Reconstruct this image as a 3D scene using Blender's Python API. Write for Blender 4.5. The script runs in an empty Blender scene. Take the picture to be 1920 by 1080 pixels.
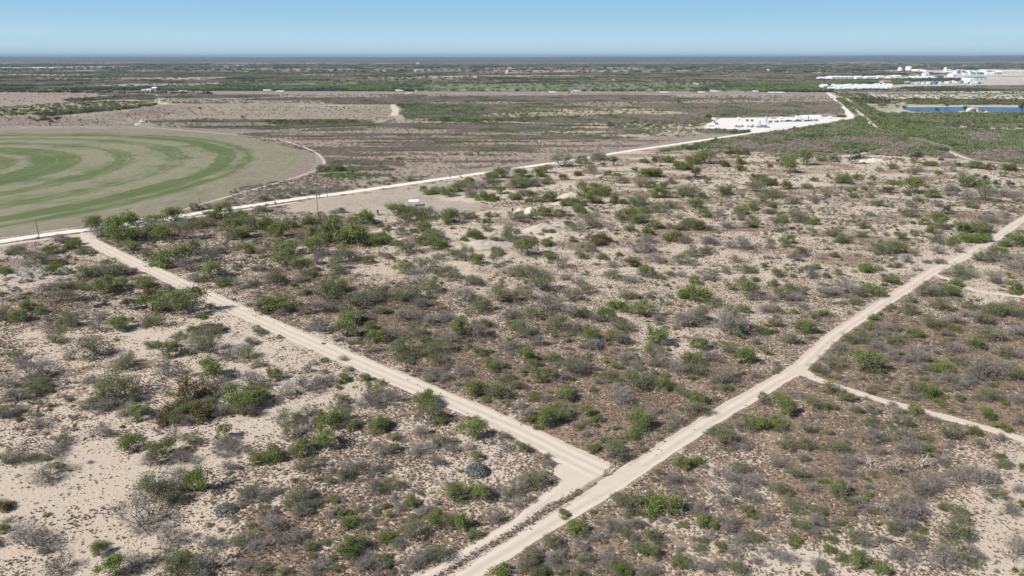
import bpy, math, random
import numpy as np
from mathutils import Vector, Matrix
SC = bpy.context.scene
COL = SC.collection
random.seed(7)
RNG = np.random.default_rng(11)
F, H = 1321.0, 75.0
PITCH = math.atan((540-106.5)/F)
cp, sp = math.cos(PITCH), math.sin(PITCH)

def at(u, v):
    """photo pixel -> the point of the ground seen there (arrays allowed)"""
    u = np.asarray(u, float); v = np.asarray(v, float)
    x = (u-960)/F; y = (540-v)/F
    dz = -sp+y*cp
    t = -H/np.minimum(dz, -1e-5)
    return x*t, (cp+y*sp)*t
def pix(X, Y, Z=0.0):
    """ground point -> photo pixel"""
    X = np.asarray(X, float); Y = np.asarray(Y, float)
    zc = Y*cp-(Z-H)*sp; yc = Y*sp+(Z-H)*cp
    zc = np.where(zc < 1, 1, zc)
    return 960+F*X/zc, 540-F*yc/zc, zc
def mpp(u, v):
    """metres per photo pixel at that ground point"""
    X, Y = at(u, v)
    return float(pix(X, Y)[2])/F

# ---------- value noise in numpy
_T = RNG.random((256, 256))
def vnoise(x, y):
    x = np.asarray(x, float); y = np.asarray(y, float)
    xi = np.floor(x).astype(int); yi = np.floor(y).astype(int)
    fx = x-xi; fy = y-yi
    fx = fx*fx*(3-2*fx); fy = fy*fy*(3-2*fy)
    a = _T[xi & 255, yi & 255]; b = _T[(xi+1) & 255, yi & 255]
    c = _T[xi & 255, (yi+1) & 255]; d = _T[(xi+1) & 255, (yi+1) & 255]
    return (a*(1-fx)+b*fx)*(1-fy)+(c*(1-fx)+d*fx)*fy
def fbm(x, y, o=4):
    s = 0; a = .5; t = 0
    for i in range(o):
        s = s+a*vnoise(x*2**i+17.3*i, y*2**i+5.1*i); t += a; a *= .5
    return s/t
def inpoly(px, py, poly):
    ins = np.zeros(np.shape(px), bool)
    n = len(poly)
    for i in range(n):
        x0, y0 = poly[i]; x1, y1 = poly[(i+1) % n]
        if y0 == y1: continue
        c = ((y0 > py) != (y1 > py)) & (px < (x1-x0)*(py-y0)/(y1-y0)+x0)
        ins ^= c
    return ins
def P(s): return [tuple(float(q) for q in t.split(',')) for t in s.split()]

# ---------- tags, meshes
def tag(o, label=None, cat=None, group=None, kind=None):
    if label: o['label'] = label
    if cat: o['category'] = cat
    if group: o['group'] = group
    if kind: o['kind'] = kind
    return o
def empty(name, loc, rz=0.0):
    o = bpy.data.objects.new(name, None); COL.objects.link(o)
    o.location = loc; o.rotation_euler = (0, 0, rz); o.empty_display_size = .3
    return o
def npmesh(name, verts, faces, mats, smooth=False, midx=None, k=4):
    """fast mesh from arrays: faces an (n,k) int array or a list of tuples"""
    me = bpy.data.meshes.new(name)
    if isinstance(faces, np.ndarray):
        verts = np.asarray(verts, np.float32); n = len(faces); k = faces.shape[1]
        me.vertices.add(len(verts)); me.vertices.foreach_set('co', verts.ravel())
        me.loops.add(n*k); me.loops.foreach_set('vertex_index', faces.astype(np.int32).ravel())
        me.polygons.add(n); me.polygons.foreach_set('loop_start', np.arange(0, n*k, k, dtype=np.int32))
        me.polygons.foreach_set('loop_total', np.full(n, k, np.int32))
    else:
        me.from_pydata([tuple(v) for v in verts], [], faces)
    for m in (mats if isinstance(mats, (list, tuple)) else [mats]): me.materials.append(m)
    if midx is not None: me.polygons.foreach_set('material_index', np.asarray(midx, np.int32))
    me.update(calc_edges=True)
    if smooth: me.polygons.foreach_set('use_smooth', np.ones(len(me.polygons), bool))
    return me
def link(name, me, parent=None, loc=None, rz=0):
    o = bpy.data.objects.new(name, me); COL.objects.link(o)
    if parent: o.parent = parent
    if loc is not None: o.location = loc
    if rz: o.rotation_euler = (0, 0, rz)
    return o
def copy_tree(o, parent=None):
    c = o.copy(); COL.objects.link(c)
    if parent: c.parent = parent
    for ch in KIDS.get(o.name, []): copy_tree(ch, c)
    return c
KIDS = {}
class MB:
    """collects boxes, prisms, tubes into one mesh"""
    def __init__(s): s.v = []; s.f = []; s.m = []
    def add(s, vs, fs, m=0):
        b = len(s.v); s.v += [tuple(q) for q in vs]
        s.f += [tuple(b+i for i in q) for q in fs]; s.m += [m]*len(fs); return s
    def box(s, x0, x1, y0, y1, z0, z1, m=0, bev=0):
        if bev:
            b = bev
            vs = []
            for z, k in ((z0, 0), (z1-b, 0), (z1, b)):
                vs += [(x0+k, y0+k, z), (x1-k, y0+k, z), (x1-k, y1-k, z), (x0+k, y1-k, z)]
            fs = [(3, 2, 1, 0), (8, 9, 10, 11)]
            for r in (0, 4):
                for i in range(4):
                    j = (i+1) % 4; fs.append((r+i, r+j, r+4+j, r+4+i))
            return s.add(vs, fs, m)
        vs = [(x0, y0, z0), (x1, y0, z0), (x1, y1, z0), (x0, y1, z0), (x0, y0, z1), (x1, y0, z1), (x1, y1, z1), (x0, y1, z1)]
        return s.add(vs, [(3, 2, 1, 0), (4, 5, 6, 7), (0, 1, 5, 4), (1, 2, 6, 5), (2, 3, 7, 6), (3, 0, 4, 7)], m)
    def gable(s, x0, x1, y0, y1, z0, z1, m=0, axis='x', oh=.3):
        if axis == 'x':
            ym = (y0+y1)/2
            vs = [(x0-oh, y0-oh, z0), (x1+oh, y0-oh, z0), (x1+oh, y1+oh, z0), (x0-oh, y1+oh, z0), (x0-oh, ym, z1), (x1+oh, ym, z1)]
            return s.add(vs, [(3, 2, 1, 0), (0, 1, 5, 4), (2, 3, 4, 5), (0, 4, 3), (1, 2, 5)], m)
        xm = (x0+x1)/2
        vs = [(x0-oh, y0-oh, z0), (x1+oh, y0-oh, z0), (x1+oh, y1+oh, z0), (x0-oh, y1+oh, z0), (xm, y0-oh, z1), (xm, y1+oh, z1)]
        return s.add(vs, [(3, 2, 1, 0), (0, 1, 4), (1, 2, 5, 4), (2, 3, 5), (3, 0, 4, 5)], m)
    def tube(s, p0, p1, r0, r1=None, n=8, m=0):
        p0 = Vector(p0); p1 = Vector(p1); r1 = r0 if r1 is None else r1
        d = (p1-p0); d.normalize()
        a = d.orthogonal().normalized(); b = d.cross(a)
        vs = []
        for p, r in ((p0, r0), (p1, r1)):
            for i in range(n):
                t = 2*math.pi*i/n; vs.append(p+a*math.cos(t)*r+b*math.sin(t)*r)
        fs = [(i, (i+1) % n, n+(i+1) % n, n+i) for i in range(n)]+[tuple(range(n-1, -1, -1)), tuple(range(n, 2*n))]
        return s.add(vs, fs, m)
    def build(s, name, mats, parent=None, loc=None, rz=0, smooth=False):
        me = npmesh(name, s.v, s.f, mats, smooth, s.m)
        o = link(name, me, parent, loc, rz)
        if parent: KIDS.setdefault(parent.name, []).append(o)
        return o

# ---------- materials
def newmat(name):
    m = bpy.data.materials.new(name); m.use_nodes = True
    nt = m.node_tree; b = nt.nodes['Principled BSDF']; b.inputs['Specular IOR Level'].default_value = .2
    return m, nt, b
def N(nt, t, **kw):
    n = nt.nodes.new(t)
    for k, v in kw.items():
        if k.startswith('i_'): n.inputs[k[2:].replace('_', ' ')].default_value = v
        else: setattr(n, k, v)
    return n
def math_n(nt, op, a, b=None, clamp=False):
    n = N(nt, 'ShaderNodeMath', operation=op, use_clamp=clamp)
    for i, q in enumerate((a, b)):
        if q is None: continue
        if isinstance(q, (int, float)): n.inputs[i].default_value = q
        else: nt.links.new(q, n.inputs[i])
    return n.outputs[0]
def mixc(nt, f, a, b, mode='MIX'):
    n = N(nt, 'ShaderNodeMix', data_type='RGBA', blend_type=mode)
    for s, q in ((n.inputs[0], f), (n.inputs[6], a), (n.inputs[7], b)):
        if isinstance(q, (int, float)): s.default_value = q
        elif isinstance(q, tuple): s.default_value = (*q, 1)
        else: nt.links.new(q, s)
    return n.outputs[2]
def noise(nt, scale, detail=3, vec=None, rough=.55, dim='3D'):
    n = N(nt, 'ShaderNodeTexNoise', noise_dimensions=dim); n.inputs['Scale'].default_value = scale
    n.inputs['Detail'].default_value = detail; n.inputs['Roughness'].default_value = rough
    if vec is not None: nt.links.new(vec, n.inputs['Vector'])
    return n.outputs[0]
def smooth(nt, x, lo, hi):
    n = N(nt, 'ShaderNodeMapRange', interpolation_type='SMOOTHSTEP')
    nt.links.new(x, n.inputs[0]); n.inputs[1].default_value = lo; n.inputs[2].default_value = hi
    return n.outputs[0]
def plain(name, col, rough=.7, metal=0, var=.12, scale=1.5):
    m, nt, b = newmat(name)
    g = N(nt, 'ShaderNodeNewGeometry')
    n = noise(nt, scale, 4, g.outputs['Position'])
    c = mixc(nt, n, tuple(x*(1-var) for x in col), tuple(min(1, x*(1+var)) for x in col))
    nt.links.new(c, b.inputs['Base Color']); b.inputs['Roughness'].default_value = rough; b.inputs['Metallic'].default_value = metal
    return m
def leafmat(name, c0, c1, rnd=.25, trans=.25, dead=None):
    """foliage: colour varies from plant to plant and from leaf to leaf"""
    m, nt, b = newmat(name)
    oi = N(nt, 'ShaderNodeObjectInfo'); g = N(nt, 'ShaderNodeNewGeometry')
    t = math_n(nt, 'ADD', math_n(nt, 'MULTIPLY', oi.outputs['Random'], .55), math_n(nt, 'MULTIPLY', g.outputs['Random Per Island'], .45))
    c = mixc(nt, t, c0, c1)
    if dead:   # dry twigs and dusty leaves in patches through the crown
        tc = N(nt, 'ShaderNodeTexCoord'); nn = noise(nt, 3.2, 2, tc.outputs['Object'])
        dd = math_n(nt, 'ADD', math_n(nt, 'ADD', nn, math_n(nt, 'MULTIPLY', g.outputs['Random Per Island'], .30)), math_n(nt, 'MULTIPLY', oi.outputs['Random'], .16))
        c = mixc(nt, smooth(nt, dd, .70, .88), c, dead)
    nt.links.new(c, b.inputs['Base Color']); b.inputs['Roughness'].default_value = .6
    tr = N(nt, 'ShaderNodeBsdfTranslucent'); nt.links.new(c, tr.inputs[0])
    ms = N(nt, 'ShaderNodeMixShader'); ms.inputs[0].default_value = trans
    nt.links.new(b.outputs[0], ms.inputs[1]); nt.links.new(tr.outputs[0], ms.inputs[2])
    nt.links.new(ms.outputs[0], nt.nodes['Material Output'].inputs[0])
    return m
# ---------- plants read off the photograph: kind x,y,width in the frame of a crop (origin, scale)
PLANTS = [
((0,440),3.375,"G 340,130,120;G 490,90,110;O 540,130,90;O 120,130,100;O 260,190,160;B 390,60,80;O 690,185,80;G 30,255,100;G 360,260,110;R 370,200,80;B 280,360,90;O 400,360,120;O 400,430,130;O 560,280,180;O 640,260,120;O 720,270,160;G 770,335,90;O 520,360,90;G 655,390,130;D 560,470,130;G 180,480,90;G 120,560,110;G 260,500,80;O 20,540,110;D 825,480,110;D 825,385,70;B 1070,345,80;G 945,345,110;G 960,500,170;R 960,420,120;G 1080,480,170;G 1180,525,220;O 1150,400,120;G 1280,535,60;O 1340,470,90;O 450,600,150;B 310,630,120;O 350,700,140;B 630,610,140;G 740,620,150;Y 830,560,60;O 610,780,240;B 460,800,100;O 990,590,130;O 1130,670,90;G 1250,640,100;R 1380,625,120;B 1320,640,90;O 1320,770,220;O 950,720,90;G 1060,780,120;D 1130,750,90;O 790,865,170;O 110,800,110;B 220,920,200;B 590,950,110;B 1060,910,160;O 750,1060,280;B 1600,960,120;O 1570,800,160;O 1590,700,100;G 1340,930,200;B 1370,1000,180;R 1200,1060,200;G 1530,1080,200;O 660,1080,140;B 130,1060,200;B 60,980,120;O 1440,800,70;G 830,120,120;G 770,70,150;G 1030,40,120;O 940,150,120;G 1100,210,220;O 1200,150,180;B 1180,240,140;G 1330,290,160;B 1240,300,120;G 1435,330,90;B 1510,350,120;G 1550,130,110;B 1320,180,100;O 1380,130,90;G 1560,30,140;B 1600,230,60;O 1500,215,60;O 1600,330,80"),
((480,440),3.375,"G 130,30,130;G 600,80,220;G 480,50,180;B 290,40,80;G 200,130,160;G 390,150,170;B 400,200,130;O 560,190,160;G 190,210,150;G 290,250,150;G 360,270,80;O 510,240,140;G 700,190,90;B 620,170,120;O 30,150,80;B 25,235,80;O 120,330,130;B 290,310,90;G 235,330,50;G 130,500,210;O 180,500,100;O 310,510,90;B 390,500,110;B 480,500,130;O 450,440,240;O 300,390,90;G 530,370,110;G 610,570,160;O 640,470,170;O 780,510,110;B 700,450,130;B 420,630,140;G 570,660,150;G 780,690,120;G 730,620,90;B 860,670,140;O 800,420,160;B 960,550,180;O 960,440,180;B 1040,470,120;O 1140,380,130;B 1020,330,200;G 960,260,120;O 1080,250,160;O 1230,290,170;O 1380,330,120;B 1110,570,120;B 1210,560,120;O 1010,660,110;O 1060,690,100;G 1290,650,140;B 1220,690,140;O 1180,750,130;G 1410,760,100;B 1400,670,160;O 1420,600,130;O 1420,510,200;B 1320,440,180;O 1540,440,180;B 1580,540,120;G 1610,590,60;B 1590,740,90;G 1500,860,120;B 1530,860,100;O 940,780,190;O 900,750,100;O 1080,790,160;O 1160,830,130;B 1130,920,130;B 1200,930,90;B 1300,900,120;G 1370,1030,130;O 1510,1040,170;O 1590,950,100;G 820,60,80;O 760,60,80;G 920,80,80;G 1040,70,80;G 1140,90,150;B 980,60,80;O 830,160,90;O 960,130,150;G 1400,200,120;O 1330,160,120;B 1160,170,100;O 1240,150,110;G 1525,130,90;O 1520,200,120;O 1600,50,80;G 1380,30,100;O 50,630,90;B 95,590,30;Y 190,650,50;O 25,840,80;B 330,880,80;G 120,920,110;Y 425,810,50;B 520,800,70;G 690,920,90;B 590,860,80;O 50,980,70;B 200,1030,140;B 330,1000,170;O 410,950,90;G 560,930,90;B 460,960,120;O 520,980,60;B 860,1050,240;G 760,1030,110;G 1130,1070,200;O 1060,1040,90;B 720,1080,110;O 540,1080,130"),
((960,440),3.375,"G 100,140,150;G 230,75,70;G 225,165,80;B 60,80,120;G 380,45,60;R 550,80,110;O 470,120,120;O 430,160,100;O 590,50,70;G 570,160,70;B 640,210,90;R 760,215,110;G 675,140,50;B 830,125,130;B 860,65,100;R 1040,50,110;B 1100,70,100;B 1240,65,90;B 1460,100,110;B 1410,180,90;O 1070,200,130;O 1140,150,100;O 1210,130,80;B 910,180,100;O 1480,245,110;O 1350,255,90;G 1600,210,50;Y 1270,260,60;B 1240,300,130;O 1000,270,80;B 1070,275,70;O 640,285,120;G 850,275,110;B 880,285,110;B 780,315,110;B 410,325,110;B 330,290,60;O 90,290,160;B 310,220,110;B 20,270,100;O 190,370,170;O 380,425,130;O 470,385,110;O 740,420,130;G 665,485,140;G 840,525,150;B 860,410,70;B 920,540,80;G 1160,430,200;G 1150,320,80;O 1290,470,130;G 1500,400,150;O 1385,360,80;O 1470,320,90;G 1535,300,60;B 1590,500,90;G 1590,630,90;O 1190,570,150;B 1090,600,150;G 1400,530,100;G 1460,500,90;B 1390,650,220;G 1350,590,100;G 1430,650,110;G 40,610,110;O 90,660,140;O 60,430,160;O 130,540,150;B 240,500,220;B 160,710,110;O 300,620,190;B 400,630,110;G 460,530,100;B 380,540,140;G 600,570,140;O 700,620,160;G 500,680,120;B 490,740,130;G 650,680,100;B 690,700,130;B 720,800,130;G 920,700,130;O 890,780,160;B 950,830,120;G 80,810,110;G 130,840,70;G 190,930,130;G 1180,730,110;B 1260,810,130;G 1480,820,130;O 1170,900,120;G 1150,830,120;B 1060,890,130;B 1330,950,170;O 1380,760,130;B 1530,915,90;G 1610,760,50;B 1540,700,60;O 610,920,130;O 380,890,150;B 440,840,90;O 280,810,90;B 20,720,80;O 20,980,100;B 60,980,90;G 340,1050,130;B 330,930,110;O 520,1000,60;B 540,950,60;B 680,1060,180;O 770,980,180;B 780,870,90;O 660,860,90;G 950,990,120;B 870,950,90;O 1070,1030,120;G 1170,1080,130;O 900,840,70;B 210,1060,90;O 1540,1060,110;G 1560,1010,40"),
((1440,440),3.375,"G 400,20,90;G 465,60,80;O 120,85,90;B 15,95,60;R 210,140,110;B 170,175,90;O 410,150,70;B 340,160,50;G 250,230,60;G 300,220,50;O 440,260,70;B 270,270,90;G 365,280,60;G 615,245,130;B 710,235,70;B 540,240,40;O 690,120,90;G 810,130,140;O 740,140,100;O 925,140,70;O 815,220,100;B 870,185,90;O 595,20,60;B 1075,130,90;B 1200,120,70;G 1150,75,80;O 1070,50,90;G 1235,50,105;G 1300,62,115;G 1360,56,105;O 845,40,80;P 1005,185,70;O 1095,195,80;O 1400,120,90;G 1480,80,90;G 1560,80,110;G 785,315,90;O 50,270,100;B 500,390,180;G 650,380,120;G 710,400,80;O 530,450,110;B 370,400,110;O 150,370,140;B 160,430,110;O 80,420,110;G 350,520,90;O 280,540,80;G 240,630,110;O 50,590,90;B 20,500,100;B 210,470,70;O 130,700,130;G 10,630,40;Y 165,505,50;Y 90,505,40;B 20,430,90;G 35,330,70;O 1180,270,180;B 1240,290,60;O 1310,170,110;O 1400,180,120;G 1460,160,120;B 1560,230,160;G 1180,320,90;G 1240,335,50;G 1150,400,120;O 960,390,160;B 1040,390,100;G 660,540,80;G 645,600,110;O 770,470,80;O 900,430,100;O 890,510,130;O 1080,480,120;G 1540,370,110;B 1430,320,110;O 1280,480,110;G 1420,520,110;O 1550,530,160;O 1360,580,140;B 1270,530,90;B 1540,450,60;O 490,680,140;G 930,650,100;O 1020,600,110;O 1130,650,80;G 1185,620,70;B 690,630,110;B 790,620,90;O 600,700,150;O 780,700,120;B 1180,570,100;O 1100,590,90;W 860,640,40;W 1490,620,110;B 1560,650,130;G 1310,730,110;O 1400,680,140;O 1480,780,110;B 1580,790,110;B 320,780,110;O 290,870,120;O 400,860,120;G 640,880,200;G 710,890,70;B 480,760,130;B 690,740,110;B 780,800,90;B 930,800,160;W 910,790,60;B 1180,750,130;W 1070,740,60;G 1100,880,130;O 1215,830,100;B 950,880,90;B 1350,920,220;O 1530,920,120;O 920,1000,130;G 1010,1030,120;B 1190,970,160;O 1400,1060,150;B 1580,1060,90;B 150,1020,140;B 270,970,70;O 390,990,170;G 500,1060,90;O 270,1080,130;G 70,1080,120;B 790,1080,90;B 1280,940,90"),
((0,760),3.375,"G 20,80,90;B 80,80,120;B 640,50,160;G 870,90,150;B 790,60,100;R 1030,130,150;O 1130,135,130;R 1270,95,160;G 1170,70,110;R 1090,75,130;R 1330,60,110;B 1395,75,100;O 1240,30,120;B 1200,120,90;O 1330,15,110;R 1150,20,120;G 1540,40,190;B 1420,60,100;O 390,260,120;B 260,150,120;B 340,330,130;B 660,210,130;G 810,300,150;O 1205,260,130;B 1100,220,100;G 1020,350,170;B 960,390,120;Y 1420,220,140;B 1170,370,130;O 1590,340,100;B 1400,290,130;B 1480,300,100;B 310,470,210;B 150,360,140;O 40,380,120;B 1450,420,130;G 1250,560,190;B 1120,500,170;O 980,640,280;O 930,560,140;B 900,780,260;R 30,670,110;P 1425,685,150;B 1560,610,120;G 20,800,90;B 190,920,260;G 620,960,120;O 640,900,90;B 1080,880,180;G 740,1080,170;B 880,1040,160;B 380,1060,160;G 1160,1010,110;B 1060,980,120;O 1080,1080,190;B 1330,1040,190;B 1370,900,130;O 1520,900,130;B 1550,1040,110;O 1240,1080,150;B 1600,880,60;O 270,940,70"),
((480,760),3.375,"O 200,130,130;B 330,80,120;G 470,140,150;B 310,170,110;G 600,160,80;G 440,270,160;G 120,350,150;O 220,220,130;G 280,330,170;O 330,420,150;G 770,175,140;O 1100,110,170;G 1170,120,90;B 720,450,150;O 560,470,110;B 620,450,130;B 810,320,110;G 865,300,70;O 870,230,90;B 1040,210,110;B 1040,310,140;O 1160,270,170;B 1250,310,110;G 1390,220,140;B 1350,290,90;G 1410,105,110;W 1525,150,120;O 1590,200,80;B 1580,290,90;B 1140,390,110;P 1395,445,150;G 1390,350,80;B 30,590,150;O 280,620,170;B 350,600,100;O 870,530,120;B 750,560,130;G 975,650,100;B 1090,700,130;G 1250,600,140;G 1410,590,150;B 1480,570,110;O 1590,590,100;G 1130,760,120;G 1290,780,140;O 1200,780,120;G 1390,840,90;B 1500,740,150;G 560,700,90;G 600,780,120;B 680,760,80;B 470,720,70;B 110,690,70;B 90,820,190;B 310,690,140;B 30,920,120;G 840,870,110;O 990,850,140;G 590,970,160;B 650,900,110;B 270,860,130;O 340,920,90;G 800,1000,110;B 700,1000,150;O 1160,980,170;B 1050,1010,150;B 390,1050,170;O 40,1060,110;B 740,1060,190;O 180,1080,90;G 1370,1080,100;G 1540,1060,160;O 550,40,130;B 740,20,130"),
((960,760),3.375,"B 90,90,120;G 210,140,150;O 350,90,150;G 470,80,90;G 770,210,120;G 790,150,140;B 910,60,60;O 1160,60,140;B 1030,120,110;O 60,290,140;B 30,190,90;O 250,330,70;G 505,295,90;O 645,345,150;G 1530,150,130;O 1340,260,150;G 1320,200,110;B 1480,270,80;G 1060,390,130;G 1160,380,100;O 150,530,180;B 40,560,130;B 40,640,110;B 1330,470,140;O 1430,440,110;B 1440,530,160;B 1400,580,100;B 1500,600,110;B 1540,510,110;B 1030,500,120;B 1270,560,80;B 1340,640,100;B 1170,680,100;O 660,590,110;O 760,660,160;G 960,690,220;G 515,680,50;G 410,800,190;G 360,690,80;O 250,880,170;O 130,960,150;O 110,1060,150;B 420,900,110;B 530,860,110;B 640,800,140;O 740,860,100;B 780,780,90;O 880,860,140;G 880,960,110;G 1210,760,140;G 1490,700,80;B 1590,740,90;O 1200,930,100;W 1210,920,80;O 1310,910,100;W 1300,900,60;B 1370,780,120;B 1440,890,130;O 1550,870,110;O 1100,1030,110;G 1060,1020,90;B 1230,1060,110;B 270,1010,130;B 620,1030,160;G 670,1060,110;G 730,1080,60;O 460,1000,110;O 410,1080,120;O 300,1080,80;B 770,900,80;B 870,1080,130;O 1430,1070,120;B 1540,1010,90;W 1600,960,70;B 1400,960,110"),
((1440,760),3.375,"G 110,70,130;G 410,25,60;O 550,55,90;B 640,55,90;O 240,180,90;G 60,150,130;O 120,280,130;B 210,360,100;W 210,360,70;O 230,280,140;W 650,160,50;O 645,150,120;O 830,150,130;B 880,220,120;B 650,240,160;W 850,290,70;B 900,320,160;B 800,50,110;G 950,60,120;B 1050,100,80;O 1150,225,140;G 1270,180,110;G 1030,280,60;B 1450,220,120;G 1370,90,90;B 1580,130,90;G 1465,340,70;O 1480,400,90;G 1610,400,50;O 1340,270,90;G 1470,160,80;O 450,310,130;W 560,330,40;B 510,380,130;W 660,400,110;B 700,320,110;W 975,405,130;W 800,430,130;O 800,440,90;B 1090,380,80;B 1200,480,160;B 1080,520,110;W 1300,490,110;B 1330,510,180;B 50,400,110;O 170,470,150;B 310,440,90;B 470,450,90;O 60,560,150;B 280,550,110;G 440,590,130;O 530,640,110;B 590,660,130;O 160,670,130;W 120,770,70;O 220,790,130;B 300,770,120;W 600,745,70;W 710,680,110;B 880,640,150;W 930,560,120;B 940,580,170;B 850,740,220;O 870,650,110;O 790,800,110;B 20,730,70;G 165,870,90;O 400,860,80;G 380,930,80;O 550,880,130;B 620,900,110;G 570,1020,150;O 480,980,90;O 930,880,110;W 850,1000,120;B 860,1000,200;W 950,1000,80;O 1110,980,160;B 1120,1050,220;O 1200,730,140;O 1180,860,200;B 1260,860,110;O 1430,600,110;B 1520,700,130;B 1600,560,90;B 1570,960,180;B 40,970,120;B 130,1000,110;O 320,1070,130;G 710,1060,110;W 720,1075,90;B 1290,960,140;B 710,870,80"),
((0,200),3,"G 540,690,90;O 620,740,180;G 700,760,200;G 850,660,100;B 870,700,120;G 900,750,120;G 980,660,140;O 1130,690,130;G 1260,640,130;G 1350,660,120;G 1300,720,110;G 1380,745,110;O 1420,700,110;O 1480,600,80;G 1510,670,70;G 1630,690,80;G 1740,670,90;G 1560,750,130;O 1820,660,60;O 1910,605,70;G 1750,730,80;G 1870,770,130;B 1700,760,80;G 970,600,50;O 1090,590,70;O 1170,580,60;O 1580,520,50;O 1480,530,50;G 1750,495,40;O 1670,505,50;R 1820,370,70;O 1890,370,80;B 350,770,80;G 430,780,80;B 520,740,100;O 1030,760,150;B 1060,690,100"),
((640,200),3,"G 460,480,50;G 500,500,60;O 530,490,70;G 600,510,90;O 660,480,90;G 710,460,80;G 720,430,60;B 740,510,100;B 790,470,90;G 840,430,80;G 910,410,90;O 850,470,120;G 890,495,70;G 800,530,90;R 850,525,60;O 970,470,110;G 1000,440,80;O 1060,460,110;G 970,530,80;O 1030,510,90;O 1100,545,90;G 1175,540,90;G 1100,400,80;G 1160,380,80;B 1000,400,90;O 1240,350,130;G 1350,330,70;O 1450,310,90;G 1245,415,60;O 1170,440,90;G 1290,570,110;G 1385,550,90;G 1440,550,60;G 1390,500,120;G 1480,510,80;G 1340,520,60;D 1530,340,60;D 1470,340,40;R 1330,395,60;O 1400,385,90;G 1500,390,50;G 1550,395,50;G 1700,320,50;G 1700,400,90;D 1650,375,50;D 1760,340,60;G 1770,400,90;O 1580,440,80;O 1690,460,90;G 1820,470,60;G 1825,320,80;G 1900,360,110;O 1860,440,60;G 1530,545,60;G 1575,550,50;O 1650,570,120;G 1700,610,90;O 1700,660,110;G 1610,640,110;G 1770,690,80;O 1790,610,110;O 1860,580,110;G 1770,520,90;O 1840,520,90;G 130,670,120;G 220,680,40;G 300,630,130;G 390,610,90;O 370,660,100;O 500,640,120;O 430,640,110;G 600,670,110;B 620,620,70;O 700,640,90;G 830,625,50;G 820,660,60;O 810,705,80;O 880,625,40;O 350,730,90;G 460,710,100;O 520,770,140;G 50,770,170;O 190,770,90;G 240,760,90;O 260,700,60;O 950,760,110;G 740,750,80;G 690,760,50;O 870,770,70;G 1080,640,70;B 960,640,80;B 1010,660,110;G 1150,625,90;G 1220,620,60;B 1270,620,60;G 1340,605,80;O 1400,680,120;O 1310,710,110;R 1270,670,60;B 1155,665,40;O 940,700,50;O 1180,720,70;O 1210,695,40;B 1120,735,50;R 1030,765,80;G 1160,780,60;B 1520,700,60;O 1620,710,80;G 1720,730,80;B 1720,770,80;R 1880,760,100;O 1300,760,60;R 1450,770,100;O 1480,760,60;G 1900,700,60;B 1840,690,60;B 1900,640,70;G 1545,720,20"),
((1280,200),3,"R 250,270,40;R 300,275,60;R 355,275,60;B 210,260,30;G 585,325,80;G 50,330,90;G 130,330,110;R 230,345,80;R 320,330,70;G 320,365,70;D 700,310,40;G 780,310,50;G 845,315,60;D 970,330,90;G 690,340,110;G 590,380,110;R 410,420,80;D 530,325,30;R 490,345,40;B 470,320,30;G 820,400,30;G 985,415,50;G 745,425,40;G 900,440,90;G 1070,415,35;O 1055,445,40;G 1170,445,50;O 1105,365,45;O 1180,355,70;D 1225,375,20;O 1300,390,70;B 1330,370,60;G 1435,385,40;G 1320,420,30;B 1515,370,40;B 1580,400,50;D 1310,325,80;G 1390,340,70;R 1450,305,30;D 1550,340,30;G 1640,355,80;R 1720,360,60;G 1840,370,80;R 1860,360,40;D 1650,410,40;D 1700,425,50;O 1800,400,50;D 1760,460,50;D 1840,455,50;G 1600,465,90;G 1690,460,60;G 1300,500,140;R 1370,460,40;R 1260,505,60;R 1160,490,80;G 1390,520,90;B 1500,510,110;G 1530,480,50;B 1600,530,110;O 1700,540,120;O 1600,575,80;B 1780,520,110;B 1870,540,110;O 50,520,120;O 110,520,60;D 70,410,80;D 35,420,40;G 135,435,50;B 190,455,30;O 265,460,40;O 230,510,100;G 240,500,70;G 450,450,90;R 520,450,50;R 570,445,40;G 580,470,70;O 700,465,60;O 410,490,110;O 480,520,110;O 440,550,90;O 330,520,50;B 265,570,40;B 600,555,60;O 635,550,60;G 810,515,40;B 860,510,50;B 915,530,40;G 960,475,30;G 1020,470,30;O 920,480,50;O 1060,520,60;O 960,520,60;B 760,530,60;B 715,535,50;O 740,550,40;G 1100,565,70;O 1030,560,30;B 1170,570,40;O 1280,570,60;O 1310,540,60;B 1430,570,60;G 70,580,90;G 130,630,80;O 200,620,70;G 330,610,80;G 390,590,90;O 480,610,70;G 500,575,40;O 320,640,60;G 390,690,80;O 400,650,80;G 555,655,60;B 510,650,60;O 640,640,120;O 660,660,110;G 740,670,70;B 190,650,70;R 90,700,110;G 20,680,70;B 275,690,90;O 540,705,110;O 850,665,40;G 890,690,15;G 1020,690,60;B 1060,700,40;O 1145,690,30;B 1235,665,40;R 1300,660,30;G 1345,670,60;G 1430,690,110;O 1290,630,80;B 720,600,40;D 1475,610,60;P 955,565,25;P 1060,620,60;G 1590,712,90;G 1655,712,95;G 1560,715,90;O 1700,720,90;O 1780,730,40;B 1730,650,90;B 1850,600,50;B 1810,630,60;O 1800,580,40;G 590,775,70;O 840,740,90;G 890,770,60;O 1000,740,50;B 1140,730,40;O 1230,750,60;G 1210,720,30;G 1300,730,50;B 1340,720,40;G 1410,720,70;O 1430,770,60;G 1520,775,60;B 140,770,80;B 330,780,90;B 490,780,60;R 20,760,60"),
]
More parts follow.
